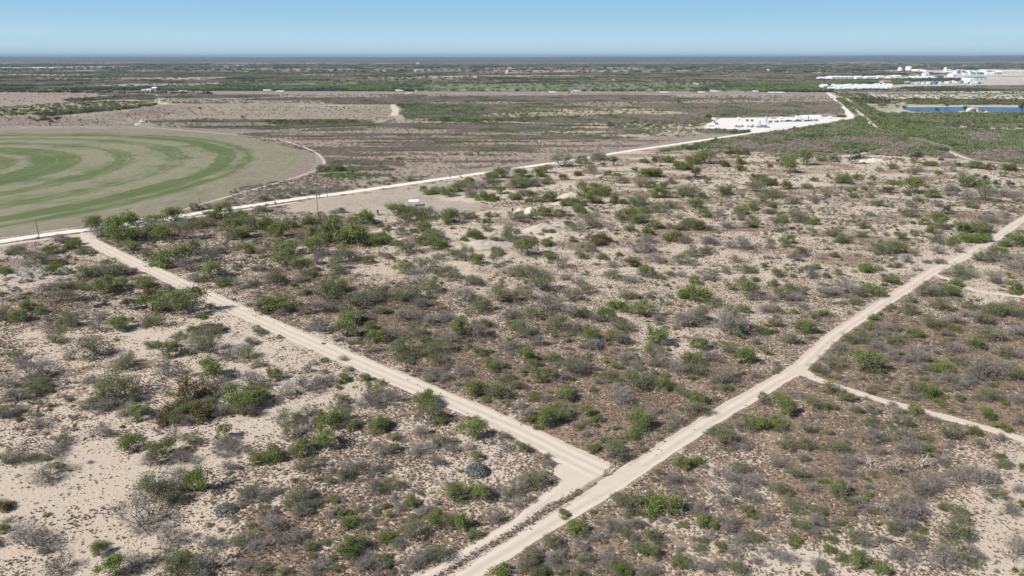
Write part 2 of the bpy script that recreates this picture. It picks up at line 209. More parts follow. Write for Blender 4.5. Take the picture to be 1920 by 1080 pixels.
# roads as centre lines in photo pixels, widths in metres
# bare sandy lines worn through the litter: centre line, half width in pixels
LINES = [(P("930,528 985,543 1013,553 1050,566 1093,578 1150,590 1212,603 1260,618 1300,632 1350,646 1404,662 1440,672"), 6),
 (P("1262,985 1300,1000 1345,1020 1400,1040 1440,1046 1500,1058 1560,1090 1640,1130"), 10), (P("680,1002 720,985 760,965 790,953"), 3), (P("600,1030 640,1018 680,1002"), 3),
 (P("1230,830 1290,850 1340,880 1380,905 1440,930 1500,960"), 5), (P("1690,930 1760,960 1800,1000 1830,1060"), 8), (P("1280,322 1400,318 1500,330 1600,326 1700,335"), 2.5), (P("1180,395 1300,402 1420,392 1500,398"), 3),
 (P("1300,440 1420,436 1540,446 1640,438 1740,430"), 4), (P("380,745 460,775 520,790 560,800"), 8), (P("140,640 220,660 300,640 380,625"), 6)]
ROADS = dict(
 north=(7.0, P("-700,560 -300,500 -60,462 0,453 73,442 167,430 233,421.5 333,406 400,395 483,384 567,371.5 640,362.5 807,338.5 940,319.5 1073,300 1173,284 1280,268.5 1350,258 1415,248.5 1460,243.5 1520,233 1560,227 1597,220.5")),
 shoulder=(4.0, P("-700,580 -60,470 0,460.5 60,452 150,440 210,431.5 262,424 330,412 400,401.5 483,390 560,379")),
 left=(6.0, P("150,441 170,452 230,482 310,518 400,560 500,605 580,640 650,670 720,700 800,733 900,775 1000,820 1060,851 1120,880 1148,892")),
 right=(4.1, P("2300,270 2100,335 1990,380 1920,410 1865,447 1800,485 1745,511 1700,541 1650,572 1605,602 1560,632 1500,688 1455,716 1400,748 1300,808 1240,848 1180,888 1120,928 1060,962 1000,997 960,1022 900,1058 860,1083 780,1132 600,1240 300,1440 -100,1760")),
 loop=(2.6, P("1088,868 1076,896 1045,922 1000,954 960,988 920,1012 870,1042 800,1083 700,1142 540,1240 240,1440 -160,1740")),
 side=(2.7, P("1490,694 1525,709 1570,724 1610,737 1650,750 1700,763 1750,776 1800,790 1850,803 1920,825 2050,868 2300,950")),
 spur=(2.6, P("1745,512 1790,528 1830,545 1870,551 1920,556 2050,566")),
 field=(2.1, P("262,237 300,240.5 350,245 430,251.5 480,257 530,264 560,273 590,285 604,297 608,306 603,315 580,324 540,337 480,354 430,368 385,381 340,394")),
 fieldlane=(5.0, P("251,235.5 262,230 270,224.5 285,223.5")),
 country=(9.0, P("1597,220.5 1590,211 1578,199 1570,190 1560,181 1552,173 1548,169")),
 powerline=(7.0, P("1560,178 1572,186 1595,200 1612,213 1630,228 1646,244")),
 woodtrail=(3.0, P("1600,292 1650,280 1690,268 1713,262.5 1725,264")),
 backtrail=(3.0, P("1560,293 1600,293 1680,295 1750,297.5 1850,303 1920,309 2050,318")),
 forktrail=(3.5, P("1775,283 1800,292 1825,301 1870,310 1930,318")),
 lane_a=(14.0, P("282,172.5 288,179 296,187 309,194.5")),
 lane_b=(10.0, P("768,173 755,182 742,192 738,199 742,208 740,217")),
 lane_c=(12.0, P("1295,153.5 1315,160 1338,170")),
 lane_d=(10.0, P("1146,145 1148,149 1151,153")),
 lane_e=(14.0, P("765,141.5 773,136 782,130.5")),
)
# ---------- relief: only far beyond the highway, where low ridges close the horizon
def hgt(X, Y):
    d = np.hypot(X, Y)
    w = np.clip((d-6500)/20000, 0, 1)
    r = fbm(X/5200+3.3, Y/3400+8.1, 3)
    side = np.clip((X/np.maximum(Y, 1)+.1)/.8, 0, 1)
    dip = np.exp(-((X/np.maximum(Y, 1)+.16)/.22)**2)
    return w*(52+85*(r-.45)+side**1.6*46-20*dip)*np.clip(d/26000, 0, 1.15)

# ---------- what the ground is made of, painted in zones: pale soil colour, dark cover colour, share of cover
SAND = (.50, .43, .355); SANDY = (.47, .39, .31); DUST = (.385, .34, .29); LITTER = (.225, .160, .112); LITTER2 = (.275, .205, .15)
COVER = "100,640,.22 250,640,.18 560,650,.2 450,640,.22 100,900,.12 200,880,.1 250,850,.15 60,1000,.18 250,980,.2 400,1010,.3 470,770,.22 740,600,.78 640,560,.72 560,590,.66 900,700,.74 1000,760,.76 1080,820,.8 1200,750,.74 1250,820,.76 1330,700,.68 1100,650,.7 1300,640,.42 1450,640,.55 1400,560,.42 1200,560,.45 1000,560,.5 1000,500,.4 1200,480,.33 1400,480,.36 1600,480,.42 1500,560,.5 1600,580,.48 850,440,.15 880,480,.18 1000,440,.18 1150,450,.22 950,420,.15 1250,400,.24 1500,390,.27 1700,400,.24 1600,330,.28 1800,370,.28 1300,300,.34 1400,330,.32 1700,310,.27 1850,470,.35 320,680,.35 60,750,.42 150,720,.42 560,850,.55 700,850,.55 620,930,.64 500,1000,.72 700,960,.64 850,950,.6 900,860,.34 560,760,.32 350,900,.28 500,900,.45 800,1050,.5 650,1040,.62 300,870,.16 550,1060,.72 50,500,.35 100,590,.74 200,540,.58 300,580,.52 350,600,.26 60,470,.5 300,480,.64 420,470,.62 520,520,.72 600,470,.56 700,480,.3 1300,900,.74 1250,960,.5 1200,1040,.78 1100,1000,.68 1400,950,.62 1350,900,.42 1450,850,.6 1600,820,.78 1550,900,.84 1600,960,.78 1700,900,.78 1700,830,.72 1800,900,.5 1850,950,.18 1870,1000,.18 1500,1040,.2 1620,1010,.4 1750,1030,.5 1500,1000,.72 1850,870,.4 1900,880,.4 1650,870,.6 1600,700,.78 1700,650,.82 1800,650,.82 1880,600,.72 1750,720,.76 1880,760,.78 1650,620,.78 1780,560,.5 1850,540,.18 1800,520,.4 1900,500,.5 1600,760,.72 1420,780,.72 1640,810,.6 1690,700,.68 1350,1040,.5"
cv = np.array([[float(q) for q in t.split(',')] for t in COVER.split()])
def cover_near(u, v):
    s = np.zeros(u.shape); w = np.zeros(u.shape)
    for a, b, c in cv:
        q = 1/(((u-a)/55)**2+((v-b)/36)**2+.15)**2
        s += q*c; w += q
    q = s/w; return np.clip(q+.12*np.clip((520-v)/120, 0, 1)+.10*np.clip((q-.4)/.25, 0, 1), 0, .92)
GP = [  # polygon, pale, dark, cover, ragged edge in pixels
 ("-900,111 2900,111 2900,126 -900,126", (.17,.17,.15), (.07,.082,.075), .85, 0),
 ("-900,119 2900,119 2900,172 -900,172", (.34,.30,.245), (.115,.122,.10), .80, 1),
 ("-300,149 420,149 420,166 -300,166", (.34,.30,.26), (.105,.10,.092), .78, 2),
 ("430,144 1560,150 1560,168 430,168", (.34,.31,.22), (.115,.14,.08), .9, 2),
 ("600,128 1500,128 1500,136 600,136", (.34,.30,.26), (.115,.118,.10), .8, 2),
 ("480,145.5 520,145 535,148 500,150 478,149", (.6,.5,.4), (.5,.4,.3), .2, .5),
 ("-900,171 2900,176 2900,345 -900,345", (.37,.32,.26), (.175,.15,.12), .60, 0),
 ("180,171 1560,176 1560,196 180,194", (.40,.345,.29), (.17,.148,.13), .60, 2),
 ("560,196 1320,200 1330,240 740,242 560,225", (.42,.36,.28), (.16,.145,.125), .5, 4),
 ("1000,203 1260,203 1260,212 1000,214", (.42,.37,.26), (.2,.18,.12), .3, 3),
 ("1020,238 1330,226 1330,250 1100,262", (.45,.39,.30), (.2,.17,.14), .42, 3),
 ("440,250 740,236 1100,262 1300,262 900,318 560,372 390,390 610,305", (.36,.30,.245), (.235,.185,.15), .55, 2),
 ("-900,166 190,170 200,178 160,186 90,193 -60,206 -900,215", (.33,.275,.225), (.25,.20,.165), .5, 3),
 ("-60,206 90,193 200,178 300,178 330,196 200,218 -900,236 -900,215", (.36,.31,.22), (.2,.18,.13), .45, 2),
 ("-900,221 130,218 250,236 -900,240", (.27,.22,.19), (.21,.175,.15), .5, 1),
 ("310,197 380,200 330,215 200,222 190,214", (.29,.25,.205), (.2,.165,.14), .5, 3),
 ("380,200 742,200 735,223 500,224 330,216", (.34,.295,.235), (.23,.195,.155), .55, 3),
 ("220,209 290,206 330,211 300,217 222,216", (.24,.18,.15), (.2,.15,.125), .4, 2),
 ("300,222 700,224 720,240 470,252 280,240", (.30,.26,.215), (.17,.15,.125), .55, 1),
 ("1170,176 1320,176 1310,190 1180,190", (.42,.36,.3), (.16,.145,.13), .5, 3),
 ("1590,171 2900,168 2900,196 1640,196", (.50,.455,.38), (.36,.32,.25), .3, 1),
 ("1560,176 1600,176 1700,190 1900,196 2900,196 2900,216 1660,216", (.44,.39,.29), (.28,.27,.18), .4, 1),
 ("1620,196 1700,195 1760,212 1730,217 1660,212", (.36,.36,.26), (.27,.29,.19), .5, 1),
 ("1520,134 1582,136.5 1560,138.5 1520,137.5", (.66,.6,.52), (.6,.54,.45), .3, .3),
 ("1600,136 1640,133 1690,131.8 1680,134 1600,137.5", (.6,.53,.45), (.5,.45,.38), .3, .3),
 ("1690,132 2400,130 2400,140 1800,142 1730,138", (.55,.5,.44), (.3,.28,.25), .45, .5),
 ("1540,146 1780,142 1900,144 2400,141 2400,158 1700,165 1540,172", (.5,.46,.41), (.22,.21,.18), .45, .5),
 ("1545,148 1690,151 1700,156 1650,160 1540,165 1540,150", (.3,.3,.2), (.09,.12,.06), .85, .5),
 ("1680,164 2400,160 2400,170 1560,172 1580,170", (.3,.28,.24), (.12,.12,.10), .8, .5),
 ("1320,240 1326,232 1345,222 1500,219.5 1570,219.5 1600,219 1590,226 1530,236 1440,248 1415,252 1400,244", (.70,.66,.6), (.6,.56,.5), .3, .6),
 ("1296,268 1425,247 1535,233 1605,222 2900,214 2900,300 1930,316 1825,302 1780,284 1600,292 1480,288 1340,282", (.33,.295,.225), (.165,.165,.115), .75, 2),
 ("1780,231 2000,233 2000,241 1880,243 1775,238", (.5,.43,.36), (.26,.22,.18), .25, 2),
 ("560,378 640,366 820,341 960,322 1000,330 900,362 800,372 960,385 900,398 720,400 560,408 500,396", (.40,.345,.285), (.26,.24,.175), .40, 7),
 ("548,380 640,364 720,353 690,372 640,386 560,400 520,402 500,400", (.41,.35,.285), (.33,.28,.22), .38, 7),
 ("-300,290 130,300 -300,320", (.3,.3,.2), (.2,.2,.15), .5, 1),
]
GP = [(P(a), b, c, d, e) for a, b, c, d, e in GP]
def pale_patch(X, Y): return fbm(X/420+2, Y/300+1, 4)
def paint(X, Y):
    v_ = pix(X, np.maximum(Y, 20)); u, v = v_[0], v_[1]
    n = u.shape
    L = cover_near(np.clip(u, 0, 1920), np.clip(v, 290, 1080))
    pale = np.empty(n+(3,)); dark = np.empty(n+(3,))
    t = fbm(X/45, Y/45, 3)[..., None]
    pale[:] = np.array(SAND)*(1-t)+np.array(SANDY)*t
    t2 = fbm(X/30+9, Y/30, 3)[..., None]
    dark[:] = np.array(LITTER)*(1-t2)+np.array(LITTER2)*t2
    for pl, hw in LINES:
        dm = np.full(n, 1e9)
        for (x0, y0), (x1, y1) in zip(pl[:-1], pl[1:]):
            tt = np.clip(((u-x0)*(x1-x0)+(v-y0)*(y1-y0))/((x1-x0)**2+(y1-y0)**2), 0, 1); dm = np.minimum(dm, np.hypot(u-x0-tt*(x1-x0), (v-y0-tt*(y1-y0))*1.3))
        k = np.clip(1.3-dm/hw, 0, 1); L = L*(1-k)+(L*.25)*k
    gl = inpoly(u, v, P("-60,640 150,615 270,625 340,690 300,760 180,800 -60,810")); L = L+np.where(gl, np.clip((.055-abs(fbm(X/8+3, Y/5+1, 3)-.5))*14, 0, .75), 0)
    # rutted brown streaks on the upper plain
    sk_ = fbm(X/26+4, Y/9+2, 4); L = L+np.where((v < 520) & (v > 270), np.clip((sk_-.5)*3.0, -.25, .45), 0)
    # the flat country to both sides, seen from elsewhere
    far = v < 110.9
    pale[far] = (.2, .19, .16); dark[far] = (.05, .058, .055); L = np.where(far, .82, L)
    d = np.hypot(X, Y)
    for poly, A, B, l, amp in GP:
        q = u+amp*6*(fbm(u/26+31, v/6+5, 3)-.5)*2; r = v+amp*(fbm(u/20+3, v/5+7, 3)-.5)*2.2
        m = inpoly(q, r, poly)
        # the near parcel keeps its own soil south of the north road
        if A == (.37,.32,.26) and amp == 0: m &= ~south(X, Y)
        pale[m] = A; dark[m] = B; L = np.where(m, l, L)
    # light caliche patches and streaks in the far brush
    st = pale_patch(X, Y)
    k = (v > 117) & (v < 169) & (st > .595) & ~inpoly(u, v, P("430,146 1560,150 1560,168 430,168"))
    L = np.where(k, .22, L)
    zt = fbm(X/1500+5, Y/1100+2, 3)[..., None]; kf = ((v > 109) & (v < 169))[..., None]
    dark = np.where(kf, dark*(.62+.8*zt)*(1+(fbm(X/1300+8, Y/900+4, 3)[..., None]-.5)*np.array([-.35, .5, -.4])), dark)
    return u, v, pale, dark, L
_nr = [at(a, b) for a, b in ROADS['north'][1]]
_nx = np.array([float(p[0]) for p in _nr]); _ny = np.array([float(p[1]) for p in _nr])
def south(X, Y):
    """south of the north road"""
    yy = np.interp(X, _nx, _ny)
    return (Y < yy) & (X < _nx[-1]+50) | ((X >= _nx[-1]+50) & (Y < _ny[-1]))

vs = np.concatenate([np.arange(1500, 420, -3.5), np.arange(420, 300, -1.6), np.arange(300, 180, -1.0), np.arange(180, 112, -.6), np.arange(112, 108.2, -.3)])
rowsY = [-500, -300, -120, -20, 25]+[float(at(960, q)[1]) for q in vs]
rowsY += list(np.geomspace(rowsY[-1]*1.04, 62000, 18))
rowsY = np.array(rowsY); NCOL = 520
S = np.linspace(-1, 1, NCOL)
HW = np.maximum(rowsY, 0)*.98+330
GX = S[None, :]*HW[:, None]; GY = np.repeat(rowsY[:, None], NCOL, 1)
GU, GV, GA, GB, GL = paint(GX, GY)
GZ = hgt(GX, GY)
# gentle hummocks near by (flat under everything built on it)
me = npmesh('ground', np.stack([GX, GY, GZ], -1).reshape(-1, 3),
    (lambda i: np.stack([i, i+1, i+NCOL+1, i+NCOL], -1).reshape(-1, 4))((np.arange(len(rowsY)-1)[:, None]*NCOL+np.arange(NCOL-1)[None, :])), [], smooth=True)
for nm, arr in (('pale', GA), ('dark', GB)):
    a = me.attributes.new(nm, 'FLOAT_COLOR', 'POINT')
    a.data.foreach_set('color', np.concatenate([arr.reshape(-1, 3), np.ones((arr.size//3, 1))], 1).astype(np.float32).ravel())
a = me.attributes.new('cover', 'FLOAT', 'POINT'); a.data.foreach_set('value', GL.astype(np.float32).ravel())
m, nt, b = newmat('soil_and_litter')
g = N(nt, 'ShaderNodeNewGeometry'); pos = g.outputs['Position']
A = N(nt, 'ShaderNodeAttribute', attribute_name='pale'); B = N(nt, 'ShaderNodeAttribute', attribute_name='dark'); Lc = N(nt, 'ShaderNodeAttribute', attribute_name='cover')
n1 = noise(nt, .04, 4, pos); n2 = noise(nt, .22, 4, pos, .6); n3 = noise(nt, 1.5, 3, pos, .7)
vo = N(nt, 'ShaderNodeTexVoronoi', feature='F1'); vo.inputs['Scale'].default_value = 1.5; vo.inputs['Randomness'].default_value = 1; nt.links.new(pos, vo.inputs['Vector'])
def sc(x, k): return math_n(nt, 'MULTIPLY', math_n(nt, 'SUBTRACT', x, .5), k)
t = math_n(nt, 'ADD', Lc.outputs['Fac'], math_n(nt, 'ADD', sc(n1, .7), math_n(nt, 'ADD', sc(n2, 1.0), sc(n3, 1.7))))
t = math_n(nt, 'SUBTRACT', t, math_n(nt, 'MULTIPLY', math_n(nt, 'SUBTRACT', vo.outputs['Distance'], .42), 1.0))
f = smooth(nt, t, .36, .64)
c = mixc(nt, f, A.outputs['Color'], B.outputs['Color'])
nf = noise(nt, 3.1, 4, pos, .7)
c = mixc(nt, 1.0, c, mixc(nt, nf, (.80, .80, .80), (1.18, 1.18, 1.18)), 'MULTIPLY')
nb = noise(nt, .012, 3, pos)
c = mixc(nt, 1.0, c, mixc(nt, nb, (.90, .88, .86), (1.1, 1.1, 1.1)), 'MULTIPLY')
nt.links.new(c, b.inputs['Base Color']); b.inputs['Roughness'].default_value = .95
bp = N(nt, 'ShaderNodeBump'); bp.inputs['Strength'].default_value = .8; bp.inputs['Distance'].default_value = .35
hh = math_n(nt, 'ADD', math_n(nt, 'MULTIPLY', f, .6), math_n(nt, 'MULTIPLY', n3, .7))
nt.links.new(hh, bp.inputs['Height']); nt.links.new(bp.outputs[0], b.inputs['Normal'])
me.materials.append(m)
tag(link('ground', me), kind='structure')

# ---------- a mask of where no plants grow (roads, pad, water), 0.5 m cells
MX0, MY0, MC = -420, 40, .5
MASK = np.zeros((2600, 2200), bool)
def mark(x, y):
    i = ((np.asarray(x)-MX0)/MC).astype(int); j = ((np.asarray(y)-MY0)/MC).astype(int)
    ok = (i >= 0) & (i < MASK.shape[0]) & (j >= 0) & (j < MASK.shape[1])
    MASK[i[ok], j[ok]] = True
def blocked(x, y):
    i = ((np.asarray(x)-MX0)/MC).astype(int); j = ((np.asarray(y)-MY0)/MC).astype(int)
    ok = (i >= 0) & (i < MASK.shape[0]) & (j >= 0) & (j < MASK.shape[1])
    r = np.zeros(np.shape(x), bool); r[ok] = MASK[i[ok], j[ok]]; return r

# ---------- dirt roads
def dirt(name, c0, c1, tracks=.35):
    m, nt, b = newmat(name)
    uv = N(nt, 'ShaderNodeUVMap'); sx = N(nt, 'ShaderNodeSeparateXYZ'); nt.links.new(uv.outputs[0], sx.inputs[0])
    g = N(nt, 'ShaderNodeNewGeometry'); pos = g.outputs['Position']
    w = N(nt, 'ShaderNodeTexWave', wave_type='BANDS', bands_direction='X'); w.inputs['Scale'].default_value = .143; w.inputs['Phase Offset'].default_value = -1.57
    w.inputs['Distortion'].default_value = .8; w.inputs['Detail'].default_value = 2; nt.links.new(uv.outputs[0], w.inputs['Vector'])
    n1 = noise(nt, .35, 5, pos, .6); n2 = noise(nt, 4, 3, pos, .7)
    t = math_n(nt, 'ADD', math_n(nt, 'MULTIPLY', w.outputs[1], tracks), math_n(nt, 'MULTIPLY', n1, 1-tracks))
    c = mixc(nt, t, c0, c1)
    c = mixc(nt, 1.0, c, mixc(nt, n2, (.92, .92, .92), (1.07, 1.07, 1.07)), 'MULTIPLY')
    nt.links.new(c, b.inputs['Base Color']); b.inputs['Roughness'].default_value = .95
    bp = N(nt, 'ShaderNodeBump'); bp.inputs['Strength'].default_value = .35; bp.inputs['Distance'].default_value = .1
    nt.links.new(math_n(nt, 'ADD', n1, math_n(nt, 'MULTIPLY', n2, .3)), bp.inputs['Height']); nt.links.new(bp.outputs[0], b.inputs['Normal'])
    return m
M_road = dirt('pale_road_dust', (.44, .375, .305), (.62, .545, .46), .5)
M_main = dirt('white_caliche_road', (.60, .545, .475), (.78, .73, .65))
M_shoulder = dirt('dusty_lane', (.42, .365, .31), (.52, .455, .39))
M_trail = dirt('sandy_trail', (.48, .41, .33), (.60, .52, .44))
def resample(pts, step):
    pts = [np.array(p, float) for p in pts]
    out = []
    n = len(pts)
    for i in range(n-1):
        p0 = pts[max(i-1, 0)]; p1 = pts[i]; p2 = pts[i+1]; p3 = pts[min(i+2, n-1)]
        # chordal tangents keep uneven spacing from looping
        L = np.linalg.norm(p2-p1)
        m1 = (p2-p0)/(np.linalg.norm(p2-p1)+np.linalg.norm(p1-p0)+1e-9)*L if i > 0 else (p2-p1)
        m2 = (p3-p1)/(np.linalg.norm(p3-p2)+np.linalg.norm(p2-p1)+1e-9)*L if i < n-2 else (p2-p1)
        k = max(2, int(L/step))
        for t in np.arange(k)/k:
            h = (2*t**3-3*t*t+1)*p1+(t**3-2*t*t+t)*m1+(-2*t**3+3*t*t)*p2+(t**3-t*t)*m2
            out.append(h)
    out.append(pts[-1]); return np.array(out)
def ribbon(name, pts, width, z, mat, rag=.5, step=1.2, ground=True, block=True, flare=None):
    c = resample(pts, step)
    d = np.gradient(c, axis=0); d /= np.linalg.norm(d, axis=1)[:, None]+1e-9
    nrm = np.stack([-d[:, 1], d[:, 0]], 1)
    s = np.concatenate([[0], np.cumsum(np.linalg.norm(np.diff(c, axis=0), axis=1))])
    hw = np.full(len(c), width/2)
    if flare is not None: hw = hw*flare(s/s[-1])
    eL = hw+rag*(fbm(s/3.1, s*0+1.7, 3)-.5)*2+rag*.8*(vnoise(s/14, s*0+4)-.5); eR = hw+rag*(fbm(s/2.7+50, s*0+9.3, 3)-.5)*2+rag*.8*(vnoise(s/11+9, s*0+2)-.5)
    K = 7; vs = []; uv = []
    for k in range(K):
        t = k/(K-1); off = -eL*(1-t)+eR*t
        q = c+nrm*off[:, None]
        crown = .0
        vs.append(np.c_[q, np.full(len(c), z+crown)]); uv.append(np.c_[off, s])
    V = np.stack(vs, 1).reshape(-1, 3); UV = np.stack(uv, 1).reshape(-1, 2)
    i = np.arange(len(c)-1)[:, None]*K+np.arange(K-1)[None, :]
    fc = np.stack([i, i+1, i+K+1, i+K], -1).reshape(-1, 4)
    me = npmesh(name, V, fc, mat)
    ul = me.uv_layers.new(name='UVMap'); ul.data.foreach_set('uv', UV[fc.ravel()].astype(np.float32).ravel())
    o = tag(link(name, me), kind='structure')
    if block:
        kk = max(1, int(step/.35)); tt = np.arange(0, len(c)-1, 1/kk); cx = np.stack([np.interp(tt, np.arange(len(c)), c[:, a]) for a in (0, 1)], 1); nx_ = np.stack([np.interp(tt, np.arange(len(c)), nrm[:, a]) for a in (0, 1)], 1)
        for off in np.arange(-width/2-.2, width/2+.3, .35): q = cx+nx_*off; mark(q[:, 0], q[:, 1])
    return c
CL = {}
spec = dict(north=('road', M_main, .05, .35), shoulder=('road_shoulder', M_shoulder, .03, .6), left=('dirt_road', M_road, .036, .45), right=('dirt_road', M_road, .044, .4),
  loop=('dirt_road', M_road, .028, .5), side=('path', M_trail, .02, .5), spur=('path', M_trail, .024, .8), field=('field_track', M_shoulder, .03, .4), fieldlane=('field_track', M_trail, .04, .4),
  country=('road', M_main, .07, .8), powerline=('path', M_trail, .04, 1.6), woodtrail=('path', M_trail, .03, 1), backtrail=('path', M_trail, .035, .8), forktrail=('path', M_trail, .045, .8),
  lane_a=('road', M_trail, .06, 1), lane_b=('road', M_trail, .06, 1.5), lane_c=('road', M_trail, .08, 1.5), lane_d=('road', M_trail, .08, 2), lane_e=('road', M_trail, .08, 2))
for k, (w, pts) in ROADS.items():
    nm, mt, z, rag = spec[k]
    q = [tuple(float(t) for t in at(a, b_)) for a, b_ in pts]
    fl = None
    if k == 'left': fl = lambda s: 1+.9*np.clip((.05-s)/.05, 0, 1)+.15*np.clip((s-.9)/.1, 0, 1)
    if k == 'loop': fl = lambda s: 1-.25*np.clip(s*3, 0, 1)
    if k == 'country': fl = lambda s: 1+.0*s
    CL[k] = ribbon(nm, q, w, z, mt, rag, step=1.2 if k in ('north', 'left', 'right', 'loop', 'side', 'spur', 'shoulder') else 6, flare=fl)
# the worn apron where the tracks meet
def sheet(name, poly, z, mat, kind='structure', sub=10, rag=1.0, px=True, block=True):
    """a flat patch with a ragged outline given in photo pixels"""
    q = [tuple(float(t) for t in at(a, b_)) for a, b_ in poly] if px else poly
    q = np.array(q+[q[0]]); out = []
    for a, c_ in zip(q[:-1], q[1:]):
        L = np.linalg.norm(c_-a); k = max(2, int(L/max(rag*1.2, .5)))
        for t in np.arange(k)/k: out.append(a*(1-t)+c_*t)
    o = np.array(out); jit = np.stack([fbm(o[:, 0]/(rag*3)+1, o[:, 1]/(rag*3), 3)-.5, fbm(o[:, 0]/(rag*3)+60, o[:, 1]/(rag*3)+9, 3)-.5], 1)*rag*2
    o = o+jit
    import mathutils
    me = bpy.data.meshes.new(name)
    bm = __import__('bmesh').new(); f = bm.faces.new([bm.verts.new((x, y, z)) for x, y in o])
    f.normal_update()
    if f.normal.z < 0: f.normal_flip()
    __import__('bmesh').ops.triangulate(bm, faces=bm.faces[:]); bm.to_mesh(me); bm.free()
    me.materials.append(mat); ob = tag(link(name, me), kind=kind)
    if block:
        x0, y0 = o.min(0); x1, y1 = o.max(0)
        if x1-x0 < 900 and x1 > MX0:
            gx, gy = np.meshgrid(np.arange(x0, x1, MC), np.arange(y0, y1, MC)); k = inpoly(gx, gy, [tuple(p) for p in o]); mark(gx[k], gy[k])
    return ob
sheet('road_junction', P("1052,842 1085,856 1120,875 1146,886 1128,894 1110,906 1080,925 1052,938 1030,942 1050,915 1056,900 1040,892 1038,875 1050,868 1046,853"), .032, M_road, rag=.35)
sheet('road_junction', P("1128,905 1150,886 1168,876 1200,868 1215,880 1170,905 1150,915 1120,930 1100,935 1105,920"), .048, M_road, rag=.3)
sheet('road_junction', P("150,437 200,431 178,447 200,462 180,464 160,452"), .042, M_road, rag=.5)
sheet('road_junction', P("1478,690 1500,683 1530,706 1512,708 1490,702 1470,708"), .05, M_road, rag=.3)
M_pad = dirt('white_caliche_pad', (.60, .575, .535), (.72, .70, .66), 0)
sheet('caliche_pad', P("1321,240 1326,236 1338,229 1347,223 1420,221.5 1500,220.8 1570,221 1592,220.5 1592,223 1560,226 1530,230.5 1500,236 1462,240.5 1440,244 1425,249 1408,250 1410,244 1385,242 1350,241.5"), .09, M_pad, rag=1.5)

# ---------- the pivot irrigated field
PC = (-462.5, 469.3); PR = 321.0
a0 = np.array(at(0, 453)).ravel(); a1 = np.array(at(640, 362.5)).ravel(); dv = (a1-a0)/np.linalg.norm(a1-a0); nv = np.array([dv[1], -dv[0]])
if nv[1] > 0: nv = -nv
off = float(np.dot(a0-np.array(PC), nv))-9
NA, NR = 360, 40
ang = np.linspace(0, 2*np.pi, NA, endpoint=False); V = [(0, 0, 0)]
for r in range(1, NR+1):
    for t in ang:
        rr = PR*r/NR; d = math.cos(t)*nv[0]+math.sin(t)*nv[1]
        lim = off/d if d > .05 else 1e9
        rr = min(rr, lim*(r/NR) if lim < PR else rr); V.append((rr*math.cos(t), rr*math.sin(t), 0))
fc = [(0, 1+i, 1+(i+1) % NA) for i in range(NA)]
for r in range(NR-1):
    b0 = 1+r*NA; fc += [(b0+i, b0+NA+i, b0+NA+(i+1) % NA, b0+(i+1) % NA) for i in range(NA)]
m, nt, b = newmat('mown_pivot_grass')
tc = N(nt, 'ShaderNodeTexCoord'); ob = tc.outputs['Object']
sx = N(nt, 'ShaderNodeSeparateXYZ'); nt.links.new(ob, sx.inputs[0])
r2 = math_n(nt, 'SQRT', math_n(nt, 'ADD', math_n(nt, 'POWER', sx.outputs[0], 2), math_n(nt, 'POWER', sx.outputs[1], 2)))
th = N(nt, 'ShaderNodeMath', operation='ARCTAN2'); nt.links.new(sx.outputs[1], th.inputs[0]); nt.links.new(sx.outputs[0], th.inputs[1]); th = th.outputs[0]
wob = noise(nt, .012, 3, ob)
rr = math_n(nt, 'ADD', r2, math_n(nt, 'MULTIPLY', math_n(nt, 'SUBTRACT', wob, .5), 12))
cr = N(nt, 'ShaderNodeValToRGB'); nt.links.new(math_n(nt, 'DIVIDE', rr, 321), cr.inputs[0])
stops = [(0, .5), (92, .7), (108, .85), (116, .12), (124, .9), (150, .95), (155, .2), (168, .2), (176, .95), (186, .8), (192, .15), (206, .25), (212, .7), (224, .75), (231, .2), (243, .25), (250, .95), (259, .95), (263, .3), (272, .9), (277, .12), (300, .1), (304, .55), (307, .1), (321, 0)]
el = cr.color_ramp.elements
while len(el) > 1: el.remove(el[-1])
el[0].position = 0; el[0].color = (.5, .5, .5, 1)
for r_, g_ in stops[1:]:
    e = el.new(r_/321); e.color = (g_, g_, g_, 1)
cmb = N(nt, 'ShaderNodeCombineXYZ'); nt.links.new(math_n(nt, 'DIVIDE', r2, 3.2), cmb.inputs[0]); nt.links.new(math_n(nt, 'MULTIPLY', th, 17), cmb.inputs[1])
mot = noise(nt, 1, 4, cmb.outputs[0], .65); big = noise(nt, .011, 3, ob); fine = noise(nt, .35, 4, ob, .7)
band = math_n(nt, 'ADD', cr.outputs[0], math_n(nt, 'ADD', math_n(nt, 'MULTIPLY', math_n(nt, 'SUBTRACT', mot, .5), 2.4), math_n(nt, 'MULTIPLY', math_n(nt, 'SUBTRACT', big, .55), 1.6)))
gf = smooth(nt, band, .22, .9)
dry = mixc(nt, fine, (.165, .162, .098), (.28, .26, .175))
wash = mixc(nt, smooth(nt, noise(nt, .02, 4, ob), .47, .68), dry, (.13, .155, .08))
grn = mixc(nt, fine, (.045, .082, .018), (.10, .145, .04))
c = mixc(nt, math_n(nt, 'MULTIPLY', gf, .82), wash, grn)
c = mixc(nt, math_n(nt, 'MULTIPLY', smooth(nt, r2, 268, 284), .6), c, (.225, .205, .15))
edge = smooth(nt, r2, 306, 316)
c = mixc(nt, edge, c, (.24, .195, .16))
wt = noise(nt, .16, 4, cmb.outputs[0], .6)
